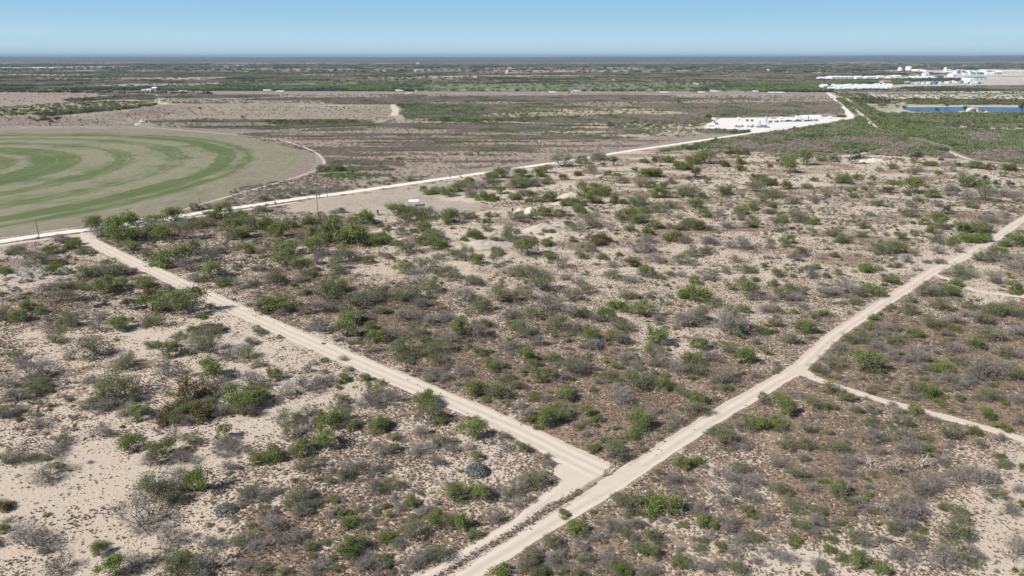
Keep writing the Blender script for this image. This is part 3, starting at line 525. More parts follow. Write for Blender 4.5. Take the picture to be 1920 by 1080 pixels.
# wheel marks of the pivot towers, thin pale rings
ring = N(nt, 'ShaderNodeMath', operation='PINGPONG'); nt.links.new(math_n(nt, 'ADD', r2, 8), ring.inputs[0]); ring.inputs[1].default_value = 24
rg = math_n(nt, 'MULTIPLY', smooth(nt, math_n(nt, 'SUBTRACT', 1.0, math_n(nt, 'DIVIDE', ring.outputs[0], .9)), 0, 1), .28)
c = mixc(nt, rg, c, (.36, .31, .24))
nt.links.new(c, b.inputs['Base Color']); b.inputs['Roughness'].default_value = .95
cm2 = N(nt, 'ShaderNodeCombineXYZ'); nt.links.new(math_n(nt, 'DIVIDE', r2, 1.6), cm2.inputs[0]); nt.links.new(math_n(nt, 'MULTIPLY', th, 34), cm2.inputs[1])
c = mixc(nt, 1.0, c, mixc(nt, smooth(nt, noise(nt, 1, 4, cm2.outputs[0], .7), .3, .7), (.74, .78, .72), (1.18, 1.13, 1.16)), 'MULTIPLY'); nt.links.new(c, b.inputs['Base Color'])
bp = N(nt, 'ShaderNodeBump'); bp.inputs['Strength'].default_value = .5; bp.inputs['Distance'].default_value = .3; nt.links.new(fine, bp.inputs['Height']); nt.links.new(bp.outputs[0], b.inputs['Normal'])
me = npmesh('crop_field', V, fc, m)
tag(link('crop_field', me, loc=(PC[0], PC[1], .016)), kind='structure')

# ---------- ponds
def water(name, deep):
    m, nt, b = newmat(name)
    g = N(nt, 'ShaderNodeNewGeometry'); n = noise(nt, .9, 3, g.outputs['Position']); n2 = noise(nt, .02, 2, g.outputs['Position'])
    c = mixc(nt, n2, deep, tuple(min(1, q*1.5) for q in deep))
    nt.links.new(c, b.inputs['Base Color']); b.inputs['Roughness'].default_value = .22; b.inputs['Specular IOR Level'].default_value = .35; b.inputs['IOR'].default_value = 1.33
    bp = N(nt, 'ShaderNodeBump'); bp.inputs['Strength'].default_value = .6; bp.inputs['Distance'].default_value = .4; nt.links.new(n, bp.inputs['Height']); nt.links.new(bp.outputs[0], b.inputs['Normal'])
    return m
M_wat = water('pond_water', (.018, .07, .155)); M_bank = dirt('pond_bank', (.36, .325, .265), (.47, .425, .35), 0)
sheet('pond_bank', P("1685,203 1700,197.5 1800,198.5 1900,198.6 2100,197 2300,200 2300,222 2000,218.5 1920,217 1850,215 1795,214.5 1740,214.5 1700,212.5 1660,214 1660,209 1680,206"), .02, M_bank, rag=2.5, block=False)
sheet('pond_water', P("1690,203.2 1702,201 1745,200.8 1800,200.6 1860,200.8 1905,201.3 1950,201.5 2100,201 2250,203 2250,214 2000,214 1920,213.6 1890,213 1858,212.4 1852,209.8 1840,208.6 1815,207.6 1803,207.6 1797,209 1795,210.8 1760,210.6 1712,209.6 1702,207.2"), .05, M_wat, rag=1.6, block=False)
sheet('stock_tank_bank', P("1000,226.5 1010,221.5 1080,221.5 1100,226 1070,229.5 1010,229.5"), .03, M_bank, rag=2.5, block=False)
sheet('stock_tank_water', P("1005,225 1020,223.3 1066,223.3 1069,226 1050,227.3 1015,227.3"), .06, M_wat, rag=1.5, block=False)

# ---------- the highway: two carriageways with pale verges
M_asph = plain('old_asphalt', (.13, .13, .135), .9, 0, .15, .2); M_verge = plain('highway_verge', (.28, .26, .20), .95, 0, .25, .05)
def lv(u0, v0, u1, v1): return [tuple(float(t) for t in at(a, v0+(a-u0)*(v1-v0)/(u1-u0))) for a in np.linspace(u0, u1, 12)]
HW_N = lv(-500, 171.0, 2400, 178.2); HW_F = lv(-500, 169.2, 2400, 175.2)
mid = [((a[0]+c_[0])/2, (a[1]+c_[1])/2) for a, c_ in zip(HW_N, HW_F)]
ribbon('highway_verge', mid, 48, .02, M_verge, 3, 25, block=False)
ribbon('highway', HW_N, 11, .10, M_asph, .1, 25, block=False); ribbon('highway', HW_F, 11, .10, M_asph, .1, 25, block=False)
# ---------- plant meshes, all one metre wide and scaled when placed
def unit(v): return v/(np.linalg.norm(v)+1e-9)
class Branching:
    def __init__(s, seed): s.r = np.random.default_rng(seed); s.seg = []; s.tips = []
    def grow(s, p, d, L, rad, lev, maxlev, kids, spread, up, flat):
        n = 2 if lev < maxlev else 1
        q = p.copy()
        for i in range(n):
            d = unit(d+s.r.normal(0, .22, 3)+np.array([0, 0, up*(.5 if lev else 0)]))
            e = q+d*L/n
            if e[2] < .015: e[2] = .015+s.r.random()*.02
            r1 = rad*(1-.3*(i+1)/n)
            s.seg.append((q, e, rad*(1-.3*i/n), r1)); q = e
        if lev == maxlev: s.tips.append((q, d)); return
        k = kids[lev] if lev < len(kids) else 3
        for j in range(k):
            nd = unit(d*.75+s.r.normal(0, spread, 3)*np.array([1, 1, flat])+np.array([0, 0, up]))
            s.grow(q if j else q, nd, L*s.r.uniform(.6, .85), rad*.62, lev+1, maxlev, kids, spread, up, flat)
def tubes(seg, n=3):
    S = len(seg)
    p0 = np.array([a[0] for a in seg]); p1 = np.array([a[1] for a in seg]); r0 = np.array([a[2] for a in seg]); r1 = np.array([a[3] for a in seg])
    d = p1-p0; d /= np.linalg.norm(d, axis=1)[:, None]+1e-9
    a = np.cross(d, np.where(np.abs(d[:, 2:3]) < .9, np.array([[0, 0, 1.]]), np.array([[1., 0, 0]]))); a /= np.linalg.norm(a, axis=1)[:, None]+1e-9
    b = np.cross(d, a); vs = []
    for p, r in ((p0, r0), (p1, r1)):
        for i in range(n):
            t = 2*math.pi*i/n; vs.append(p+(a*math.cos(t)+b*math.sin(t))*r[:, None])
    V = np.stack(vs, 1).reshape(-1, 3); base = np.arange(S)[:, None]*2*n
    f = np.stack([np.stack([base[:, 0]+i, base[:, 0]+(i+1) % n, base[:, 0]+n+(i+1) % n, base[:, 0]+n+i], 1) for i in range(n)], 1).reshape(-1, 4)
    return V, f
def leaves(cent, size, rng, asp=1.0, up=.35):
    n = len(cent); size = np.asarray(size)[:, None]*np.ones((n, 1))
    nrm = rng.normal(0, 1, (n, 3)); nrm[:, 2] = np.abs(nrm[:, 2])+up; nrm /= np.linalg.norm(nrm, axis=1)[:, None]
    t = rng.normal(0, 1, (n, 3)); a = np.cross(nrm, t); a /= np.linalg.norm(a, axis=1)[:, None]+1e-9; b = np.cross(nrm, a)
    a = a*size*.5; b = b*size*.5*asp
    V = np.stack([cent-a-b*.5, cent-a*.1-b*1.1, cent+a*1.1, cent+b], 1).reshape(-1, 3)
    return V, np.arange(n*4).reshape(n, 4)
def norm_scale(seg, V):
    """scale so the plant is one metre wide"""
    w = np.percentile(np.hypot(V[:, 0], V[:, 1]), 93)*2
    return 1/w
def shrub(seed, kind):
    r = np.random.default_rng(seed); B = Branching(seed)
    K = dict(
     G=dict(stems=6, tilt=(.25, 1.0), kids=(3, 3, 3), spread=.5, up=.16, L=.30, rad=.016, leaf=2600, ls=.040, sig=.075, frac=.74, asp=.9),
     O=dict(stems=7, tilt=(.3, 1.1), kids=(3, 3, 3), spread=.5, up=.12, L=.30, rad=.014, leaf=2000, ls=.040, sig=.075, frac=.78, asp=.55),
     Y=dict(stems=6, tilt=(.3, 1.1), kids=(3, 3, 3), spread=.5, up=.14, L=.30, rad=.012, leaf=800, ls=.055, sig=.055, frac=.7, asp=.9),
     R=dict(stems=8, tilt=(.3, 1.2), kids=(3, 3, 3), spread=.5, up=.1, L=.30, rad=.012, leaf=1500, ls=.055, sig=.075, frac=.85, asp=.7),
     D=dict(stems=7, tilt=(.1, .8), kids=(3, 3, 3), spread=.45, up=.2, L=.30, rad=.014, leaf=1300, ls=.055, sig=.05, frac=.95, asp=.6),
     B=dict(stems=10, tilt=(.3, 1.2), kids=(3, 3, 3), spread=.5, up=.12, L=.30, rad=.013, leaf=1250, ls=.095, sig=.075, frac=1, asp=.10),
     W=dict(stems=4, tilt=(.3, 1.0), kids=(3, 2, 2), spread=.55, up=.1, L=.30, rad=.026, leaf=0, ls=0, sig=0, frac=1, asp=1))[kind]
    for i in range(K['stems']):
        az = 2*math.pi*(i+r.random()*.8)/K['stems']; ti = r.uniform(*K['tilt'])
        d = np.array([math.sin(ti)*math.cos(az), math.sin(ti)*math.sin(az), math.cos(ti)])
        p = np.array([r.normal(0, .03), r.normal(0, .03), -.04])
        B.grow(p, d, K['L']*r.uniform(.75, 1.15), K['rad']*r.uniform(.7, 1.2), 0, 3, K['kids'], K['spread'], K['up'], .8)
    tips = np.array([t[0] for t in B.tips])
    s = norm_scale(None, tips)
    seg = [(a*s, b*s, c, d) for a, b, c, d in B.seg]; tips = tips*s
    out = {'branches': tubes([(a, b, max(c, .0035), max(d, .003)) for a, b, c, d in seg])}
    if K['leaf']:
        # leafy sprays sit on part of the tips, so the crown has gaps and bare bits
        nzv = vnoise(tips[:, 0]*4+seed, tips[:, 1]*4+3)+r.random(len(tips))*.35
        keep = tips[nzv < np.quantile(nzv, K['frac'])]
        idx = r.integers(0, len(keep), K['leaf'])
        cent = keep[idx]+r.normal(0, K['sig'], (K['leaf'], 3))*np.array([1, 1, .75])
        cent[:, 2] = np.maximum(cent[:, 2], .02)
        out['foliage'] = leaves(cent, r.uniform(.65, 1.3, K['leaf'])*K['ls'], r, K['asp'])
        if kind in 'GOR':   # dry twigs among the leaves
            nt_ = 260; idx = r.integers(0, len(tips), nt_); ct = tips[idx]+r.normal(0, .05, (nt_, 3)); ct[:, 2] = np.maximum(ct[:, 2], .02)
            tv, tf = leaves(ct, r.uniform(.06, .11, nt_), r, .09)
            bv, bf = out['branches']; out['branches'] = (np.concatenate([bv, tv]), np.concatenate([bf, tf+len(bv)]))
    return out
def pear(seed):
    """a low clump of pads"""
    r = np.random.default_rng(seed); V = []; Fc = []
    n = 420; b = 0
    for i in range(n):
        a = r.random()*6.283; rad = .46*math.sqrt(r.random()); c = np.array([rad*math.cos(a), rad*math.sin(a), .02+max(.02, .40-1.5*rad*rad)*(1-r.random()**2*.6)])
        d = unit(np.array([math.cos(a)*rad*1.6+r.normal(0, .35), math.sin(a)*rad*1.6+r.normal(0, .35), 1.0]))
        s_ = unit(np.cross(d, r.normal(0, 1, 3))); nn = np.cross(d, s_)
        h = r.uniform(.06, .095); w = h*.36; vs = []
        for sg in (-1, 1):
            for k in range(6):
                t = math.pi*2*k/6; vs.append(c+d*(h*.5+h*.5*math.sin(t))+s_*w*math.cos(t)+nn*sg*.008)
        V += vs; Fc += [tuple(b+5-k for k in range(6)), tuple(b+6+k for k in range(6))]+[(b+k, b+(k+1) % 6, b+6+(k+1) % 6, b+6+k) for k in range(6)]; b += 12
    return V, Fc
MAT = dict(
 G=leafmat('bright_mesquite_leaves', (.165, .225, .05), (.32, .39, .105), trans=.45, dead=(.20, .185, .13)),
 O=leafmat('dull_olive_leaves', (.185, .21, .095), (.30, .325, .155), trans=.42, dead=(.22, .205, .165)),
 Y=leafmat('yellow_green_leaves', (.17, .20, .06), (.24, .27, .09)),
 R=leafmat('rusty_brown_leaves', (.125, .115, .042), (.22, .15, .06), trans=.3, dead=(.15, .15, .06)),
 D=leafmat('dark_grey_green_leaves', (.035, .055, .035), (.065, .09, .055), trans=.1),
 B=leafmat('dry_grey_twigs', (.175, .157, .138), (.295, .268, .235), trans=.1),
 W=leafmat('bleached_wood', (.38, .35, .32), (.58, .54, .5), trans=0),
 bark=leafmat('grey_brown_bark', (.10, .085, .07), (.20, .175, .15), trans=0),
 P=leafmat('blue_grey_cactus_pads', (.10, .13, .12), (.18, .21, .20), trans=0))
NVAR = dict(G=7, O=6, Y=3, R=4, D=4, B=7, W=5)
NAMES = dict(G='mesquite_shrub', O='olive_shrub', Y='lime_shrub', R='rusty_shrub', D='juniper_shrub', B='bare_bush', W='dead_tree', P='prickly_pear_cactus')
PM = {}
for k, n in NVAR.items():
    PM[k] = []
    for i in range(n):
        d = shrub(100*(ord(k))+i, k); q = {}
        for part, (V, f) in d.items():
            mt = MAT['W'] if k == 'W' else MAT['bark'] if part == 'branches' and k != 'B' else MAT[k]
            q[part] = npmesh(part, V, f, mt)
        if k == 'B':   # twigs and branches are one look: one mesh
            V, f = d['branches']; V2, f2 = d['foliage']
            q = {'bush': npmesh('bare_bush', np.concatenate([V, V2]), np.concatenate([f, f2+len(V)]), [MAT['B']])}
        PM[k].append(q)
PM['P'] = []
for i in range(2):
    V, f = pear(i+5); PM['P'].append({'bush': npmesh('prickly_pear', V, f, MAT['P'])})
HR = dict(G=1.02, O=.92, Y=.95, R=1.0, D=.95, B=.9, W=.95, P=1.1)

# ---------- where the plants stand
ITEMS = []
for (ox, oy), s, txt in PLANTS:
    for e in txt.split(';'):
        k, r = e.split(); x, y, w = [float(q) for q in r.split(',')]
        u = ox+x/s; v = oy+y/s; w = w/s
        if w < 4: continue
        # the foot of the plant: its lowest leaves hang in front of it
        X, Y = at(u, v-.10*w); ITEMS.append([k, float(X), float(Y), w*(1.12 if k == 'W' else 1)*(1.0+.02*min(max((v-430)/120, 0), 1))*mpp(u, v), w, u, v])
# thickets: companions merge with the plants read off
for it in list(ITEMS):
    k, X, Y, wm, w, u, v = it
    belt = 750 < u < 1320 and 330 < v < 470 or 160 < u < 700 and 395 < v < 480
    if k in 'GORB' and random.random() < (.75 if belt and k in 'GO' else .28):
        a = random.random()*6.283; d = wm*random.uniform(.42, .62); k2 = random.choice('GGO') if belt else random.choice((k, k, 'O', 'B'))
        x, y = X+d*math.cos(a), Y+d*math.sin(a); uu_, vv_, z_ = pix(x, y); f_ = random.uniform(.5, .85)
        if not blocked(np.array([x, x]), np.array([y, y+wm*.4])).any(): ITEMS.append([k2, x, y, wm*f_, w*f_, float(uu_), float(vv_)])
# drop doubles where crops overlap
ITEMS.sort(key=lambda q: -q[4]); keep = []
for it in ITEMS:
    if all((it[1]-o[1])**2+(it[2]-o[2])**2 > (.20*(it[3]+o[3])*.5)**2 for o in keep[-4000:]): keep.append(it)
ITEMS = keep
# none of them stand in the wheel tracks
for it in ITEMS:
    for _ in range(14):
        if not blocked(np.array([it[1]]), np.array([it[2]]))[0]: break
        best = None
        for a in range(12):
            x = it[1]+math.cos(a*.524)*1.1*(1+_*.4); y = it[2]+math.sin(a*.524)*1.1*(1+_*.4)
            if not blocked(np.array([x]), np.array([y]))[0]: best = (x, y); break
        if best: it[1], it[2] = best; break
for it in ITEMS:   # crowns do not hang over the tracks behind them
    if it[6] < 440: continue
    for q in (.5, .9):
        if blocked(np.array([it[1]]), np.array([it[2]+q*it[3]]))[0] and not blocked(np.array([it[1]]), np.array([it[2]-.35*it[3]]))[0]: it[3] *= .78; it[2] -= .32*it[3]; break
LEAFY = 'GOYRD'
lim = {'leafy': 290, 'bare': 200}; cnt = {'leafy': 0, 'bare': 0}
IND = []; REST = []
for it in ITEMS:
    g_ = 'leafy' if it[0] in LEAFY else 'bare' if it[0] in 'BW' else 'cactus'
    if g_ == 'cactus': IND.append(it); continue
    if cnt[g_] < lim[g_] and -5 < it[5] < 1925 and it[6]-it[4]*.4 < 1078: cnt[g_] += 1; IND.append(it)
    else: REST.append(it)

# landmarks one can find in the picture, used to say which plant is meant
MARKS = [
 (380, 750, 'the big rusty brown thicket'), (893, 885, 'the round dark cactus clump on pale sand'), (422, 955, 'the small dark cactus patch on open sand'), (1140, 885, 'the pipe gate'),
 (1060, 875, 'the wide sandy fork'), (1495, 690, 'the side path turnoff'), (1600, 735, 'the upper end of the side path'), (1760, 778, 'the middle of the side path'), (1900, 815, 'the outer end of the side path'),
 (1729, 878, 'the big bleached forked dead tree'), (1640, 870, 'the bleached dead trees on brown litter'), (1650, 950, 'the low white snag amid grey brush'), (1860, 960, 'the pale sand flat in the lower corner'), (1500, 1040, 'the sandy wash at the bottom edge'),
 (1340, 980, 'the sandy strip in the lower brush'), (1180, 1020, 'the lower brush under the double track'), (1250, 940, 'the thick green bush under the double track'), (940, 1050, 'the bottom end of the double track'), (1400, 870, 'the brush beneath the pale road'),
 (35, 600, 'the round green bush on the brown flat'), (245, 570, 'the tall dark juniper'), (60, 500, 'the patch of grey rubble'), (340, 575, 'the green thicket under the diagonal track'), (180, 655, 'the big spreading bush on rutted sand'), (210, 760, 'the wide bush by the ruts'),
 (60, 740, 'the rutted brown patch'), (90, 890, 'the lone grey bush on open sand'), (20, 960, 'the dark bush at the picture edge'), (250, 920, 'the empty sand flat'), (370, 915, 'the green tree pair with long shadows'), (190, 1030, 'the lone shrub on bottom sand'), (220, 1070, 'the green tree at the bottom edge'),
 (420, 810, 'the yellow-green round bush'), (560, 830, 'the cluster of mesquites on brown ground'), (710, 800, 'the rounded green mesquite'), (650, 980, 'the green pair on brown grass'), (530, 1060, 'the brown grass at the bottom'), (830, 1000, 'the brush beside the lower track'), (700, 900, 'the bare bushes in the lower middle'), (620, 890, 'the white-stemmed bushes'),
 (870, 940, 'the two green bushes with dry grass'), (960, 920, 'the dense bushes beside the fork'), (810, 770, 'the tree patch touching the track'), (690, 740, 'the grey brush under the track'), (560, 700, 'the pale slope under the track'), (480, 640, 'the bend of pale ground by the track'),
 (520, 585, 'the green tree right above the track'), (420, 520, 'the umbrella-shaped tree by the track'), (330, 480, 'the top wooded stretch of the track'), (230, 430, 'the road corner woods'), (440, 430, 'the green bushes below the north road'), (540, 470, 'the sandy bank with green bushes'), (600, 520, 'the brown hollow'),
 (640, 448, 'the long dark green thicket'), (740, 450, 'the dug hollow with pale banks'), (800, 520, 'the grey wood in mid plot'), (700, 600, 'the tangled wood above the track'), (770, 640, 'the forked green tree over the track'), (880, 560, 'the middle grey thicket'), (850, 660, 'the row of olive bushes'), (900, 720, 'the dense brush over the track bend'), (930, 690, 'the upright green shrub pair'),
 (1000, 700, 'the two-lobed bright green shrub'), (1060, 560, 'the dark brush belt'), (1010, 620, 'the bright shrub under the brush belt'), (1150, 590, 'the faint sandy trail'), (1230, 640, 'the tall green bush beside the trail'), (1300, 550, 'the large green bush on open ground'), (1400, 600, 'the tall grey and green group'), (1400, 675, 'the compact green bush near the road'),
 (1190, 790, 'the bright green mound above the junction'), (1150, 850, 'the bush in the junction corner'), (1060, 760, 'the green tree pair above the junction'), (1300, 750, 'the bushes lining the pale road'), (1170, 720, 'the grey bush group in mid plot'), (1510, 600, 'the green bushes by the road slope'), (1640, 545, 'the dark green roadside bushes'), (1630, 600, 'the tall bush beside the road'),
 (1540, 530, 'the spread of grey bushes'), (1620, 500, 'the round green bush on tan ground'), (1500, 480, 'the rust brown bushes'), (1300, 500, 'the grey bushes on pale ground'), (1690, 480, 'the olive tree group by the road'), (1820, 440, 'the big green thicket beside the road'), (1720, 440, 'the scattered upper shrubs'), (1790, 510, 'the grey-green bush at the road bend'), (1870, 500, 'the brush right of the bend'),
 (1790, 560, 'the sandy spur trail'), (1700, 640, 'the mixed brush right of the road'), (1850, 650, 'the bleached branches in the brush'), (1640, 700, 'the large green tree by the side path'), (1770, 680, 'the upright green tree in the brush'), (1880, 740, 'the grey brush above the side path'),
 (1700, 370, 'the lone bushes on the upper plain'), (1710, 360, 'the leafy mound on the upper plain'), (1410, 335, 'the rust brown mound'), (1400, 290, 'the row of rusty bushes by the wood'), (1630, 300, 'the rubble heap'), (1100, 330, 'the green bushes below the road'), (1180, 420, 'the sandy middle slope'), (1090, 370, 'the bare sand mound'), (985, 395, 'the white rock pile'),
 (900, 370, 'the long green thicket by the clearing'), (775, 380, 'the white shelter'), (840, 400, 'the bushes in front of the shelter'), (640, 398, 'the round bush on the bare clearing'), (597, 400, 'the utility pole on the clearing'), (960, 460, 'the pale banks in mid plot'), (1090, 460, 'the green bush row on pale slope'), (1250, 440, 'the large rusty bushes'), (1350, 400, 'the dotted pale plain'),
]
LOOK = dict(G='bright green leafy', O='dull olive airy', Y='yellow-green', R='rusty brown', D='dark grey-green', B='bare grey twiggy', W='bleached white dead', P='low blue-grey')
NOUN = dict(G='mesquite', O='shrub', Y='shrub', R='shrub', D='juniper bush', B='bush', W='tree', P='prickly pear clump')
CAT = dict(G='shrub', O='shrub', Y='shrub', R='shrub', D='shrub', B='bare bush', W='dead tree', P='cactus')
GRP = dict(G='mesquites scattered over the scrubland', O='olive shrubs scattered over the scrubland', Y='yellow-green shrubs on the sand', R='rusty brown shrubs in the scrub', D='dark junipers in the scrub', B='leafless bushes scattered over the scrubland', W='bleached dead trees in the lower brush', P='prickly pear clumps on open sand')
cells = {}
for it in IND:
    k, X, Y, wm, w, u, v = it
    mi = min(range(len(MARKS)), key=lambda i: ((u-MARKS[i][0]))**2+((v-w*.35-MARKS[i][1])*1.5)**2)
    du = u-MARKS[mi][0]; dv_ = (v-w*.35-MARKS[mi][1])*1.5
    if math.hypot(du, dv_) < 16: side = 'right at'
    elif abs(du) > abs(dv_): side = 'right of' if du > 0 else 'left of'
    else: side = 'in front of' if dv_ > 0 else 'behind'
    cells.setdefault((k, side, mi), []).append(it)
ORD = {1: [''], 2: ['left one of two', 'right one of two'], 3: ['leftmost of three', 'middle of three', 'rightmost of three'],
 4: ['leftmost of four', 'second of four from left', 'third of four from left', 'rightmost of four'],
 5: ['leftmost of five', 'second of five from left', 'middle of five', 'fourth of five from left', 'rightmost of five']}
def ords(n):
    if n in ORD: return ORD[n]
    w = ['first', 'second', 'third', 'fourth', 'fifth', 'sixth', 'seventh', 'eighth', 'ninth', 'tenth', 'eleventh', 'twelfth']
    return [w[min(i, 11)]+' from left' for i in range(n)]
LAB = {}
for (k, side, mi), L in cells.items():
    L.sort(key=lambda q: q[5])
    for it, o in zip(L, ords(len(L))):
        sz = 'small ' if it[3] < 2.6 else 'wide ' if it[3] > 5.5 else ''
        t = f"{sz}{LOOK[k]} {NOUN[k]} {side} {MARKS[mi][2]}"
        if o: t += ', '+o
        ws = t.split()
        if len(ws) > 16: t = t.replace(' leafy', '').replace(' airy', '').replace(' twiggy', '')
        if len(t.split()) > 16: t = t.replace(' from left', '').replace('small ', '').replace('wide ', '').replace(', ', ' ').replace('leftmost of three', 'leftmost').replace('rightmost of three', 'rightmost').replace('middle of three', 'middle one').replace(' one of two', ' one')
        if len(t.split()) > 16: t = t.replace('in front of the', 'before the')
        if len(t.split()) > 16: t = t.replace('before the', 'before').replace('behind the', 'behind')
        LAB[id(it)] = t
PROTO = {}
for it in IND:
    k, X, Y, wm, w, u, v = it
    var = random.randrange(len(PM[k])); q = PM[k][var]
    if (k, var) not in PROTO:
        if k in 'BWP':
            o = link(NAMES[k], list(q.values())[0]); o['category'] = CAT[k]; PROTO[k, var] = o
        else:
            o = empty(NAMES[k], (0, 0, 0)); ch = []
            for part in ('branches', 'foliage'): ch.append(link(part, q[part], o))
            KIDS[o.name] = ch; PROTO[k, var] = o
    else:
        src = PROTO[k, var]; o = copy_tree(src)
    if k == 'P': wm *= .85
    o.location = (X, Y, 0); o.rotation_euler = (0, 0, random.random()*6.283)
    z = HR[k]*(random.uniform(.75, 1.25) if k != 'P' else .62 if v > 940 or v < 500 else .95); o.scale = (wm*random.uniform(.82, 1.25), wm*random.uniform(.82, 1.25), wm*z)
    tag(o, LAB[id(it)], CAT[k], GRP[k])

# ---------- plants nobody could count: points that carry copies
HID = bpy.data.collections
def scatter(name, pts, scl, idx, meshes, mats_label, zs=None, kind='stuff'):
    """one object whose geometry nodes put a plant on each point"""
    pts = np.asarray(pts, np.float32); n = len(pts)
    me = bpy.data.meshes.new(name); me.vertices.add(n); me.vertices.foreach_set('co', pts.ravel())
    def at_(nm, typ, arr, key):
        a = me.attributes.new(nm, typ, 'POINT'); a.data.foreach_set(key, np.asarray(arr).ravel())
    S3 = np.stack([scl*RNG.uniform(.9, 1.15, n), scl*RNG.uniform(.9, 1.15, n), scl*(zs if zs is not None else 1)*RNG.uniform(.8, 1.2, n)], 1).astype(np.float32)
    at_('scl', 'FLOAT_VECTOR', S3, 'vector'); at_('idx', 'INT', np.asarray(idx, np.int32), 'value')
    R3 = np.zeros((n, 3), np.float32); R3[:, 2] = RNG.random(n)*6.283; at_('rotz', 'FLOAT_VECTOR', R3, 'vector')
    o = link(name, me); tag(o, mats_label, None, None, kind)
    c = bpy.data.collections.new(name+'_kinds')
    for i, mm in enumerate(meshes):
        c.objects.link(bpy.data.objects.new('%s_kind_%02d' % (name, i), mm))
    ng = bpy.data.node_groups.new(name, 'GeometryNodeTree')
    ng.interface.new_socket('Geometry', in_out='INPUT', socket_type='NodeSocketGeometry'); ng.interface.new_socket('Geometry', in_out='OUTPUT', socket_type='NodeSocketGeometry')
    gi = ng.nodes.new('NodeGroupInput'); go = ng.nodes.new('NodeGroupOutput'); ip = ng.nodes.new('GeometryNodeInstanceOnPoints')
    ci = ng.nodes.new('GeometryNodeCollectionInfo'); ci.inputs['Collection'].default_value = c; ci.inputs['Separate Children'].default_value = True; ci.inputs['Reset Children'].default_value = True
    ip.inputs['Pick Instance'].default_value = True
    def na(nm, t):
        x = ng.nodes.new('GeometryNodeInputNamedAttribute'); x.data_type = t; x.inputs['Name'].default_value = nm; return x.outputs[0]
    L = ng.links.new
    mp = ng.nodes.new('GeometryNodeMeshToPoints'); L(gi.outputs[0], mp.inputs['Mesh'])
    L(mp.outputs[0], ip.inputs['Points']); L(ci.outputs[0], ip.inputs['Instance']); L(na('idx', 'INT'), ip.inputs['Instance Index'])
    e2r = ng.nodes.new('FunctionNodeEulerToRotation'); L(na('rotz', 'FLOAT_VECTOR'), e2r.inputs[0]); L(e2r.outputs[0], ip.inputs['Rotation'])
    L(na('scl', 'FLOAT_VECTOR'), ip.inputs['Scale']); L(ip.outputs[0], go.inputs[0])
    md = o.modifiers.new('plants', 'NODES'); md.node_group = ng
    return o
def merged(q, k):
    """branches and foliage of one plant in one mesh, for the scattered ones"""
    if 'bush' in q: return q['bush']
    Vs = []; Fs = []; mi = []; b = 0
    for i, part in enumerate(q):
        me = q[part]; n = len(me.vertices); V = np.empty(n*3, np.float32); me.vertices.foreach_get('co', V)
        f = np.empty(len(me.loops), np.int32); me.loops.foreach_get('vertex_index', f)
        Vs.append(V.reshape(-1, 3)); Fs.append(f.reshape(-1, 4)+b); mi += [i]*len(me.polygons); b += n
    return npmesh('bush', np.concatenate(Vs), np.concatenate(Fs), [q[p].materials[0] for p in q], False, mi)
# small-scale variants for far plants: few, larger leaves
def far_bush(seed, mat, n=110, h=.62, size=.17, top=.55):
    r = np.random.default_rng(seed); k = r.integers(3, 6)
    c = np.stack([r.normal(0, .22, k), r.normal(0, .22, k), r.uniform(.2, top*h/.62, k)], 1)
    p = c[r.integers(0, k, n)]+r.normal(0, .14, (n, 3))*np.array([1, 1, .8]); p[:, 2] = np.clip(p[:, 2], .03, h*1.2)
    V, f = leaves(p, r.uniform(.6, 1.25, n)*size, r, .8, .2)
    return npmesh('far_bush', V, f, mat)
FM = dict(
 G=leafmat('far_green_leaves', (.125, .165, .058), (.195, .235, .092), trans=.15), O=leafmat('far_olive_leaves', (.14, .165, .085), (.21, .235, .13), trans=.15),
 B=leafmat('far_grey_twigs', (.225, .19, .158), (.335, .285, .235), trans=.1), D=leafmat('far_dark_leaves', (.075, .092, .062), (.115, .13, .085), trans=.1), R=leafmat('far_rusty_leaves', (.085, .07, .035), (.14, .10, .05), trans=.1))
FAR = []; FI = {}
for k in 'GOBDR':
    FI[k] = []
    for i in range(4): FI[k].append(len(FAR)); FAR.append(far_bush(31*i+ord(k), FM[k], 110 if k != 'B' else 130, size=.17 if k != 'B' else .13))
def pick(mix, n):
    ks = list(mix); p = np.array([mix[k] for k in ks], float); p /= p.sum()
    kk = RNG.choice(len(ks), n, p=p); out = np.zeros(n, int)
    for i, k in enumerate(ks):
        m = kk == i; out[m] = RNG.choice(FI[k], m.sum())
    return out
# the plants read off the picture beyond the three hundred largest of a kind
ALLM = []; AI = {}
for k in 'GOYRDBW':
    AI[k] = []
    for q in PM[k][:4]: AI[k].append(len(ALLM)); ALLM.append(merged(q, k))
AI['P'] = [len(ALLM)]; ALLM.append(PM['P'][0]['bush'])
pp = [(it[1], it[2], 0) for it in REST]; ss = [it[3] for it in REST]; ii = [random.choice(AI[it[0]]) for it in REST]; zz = [HR[it[0]] for it in REST]
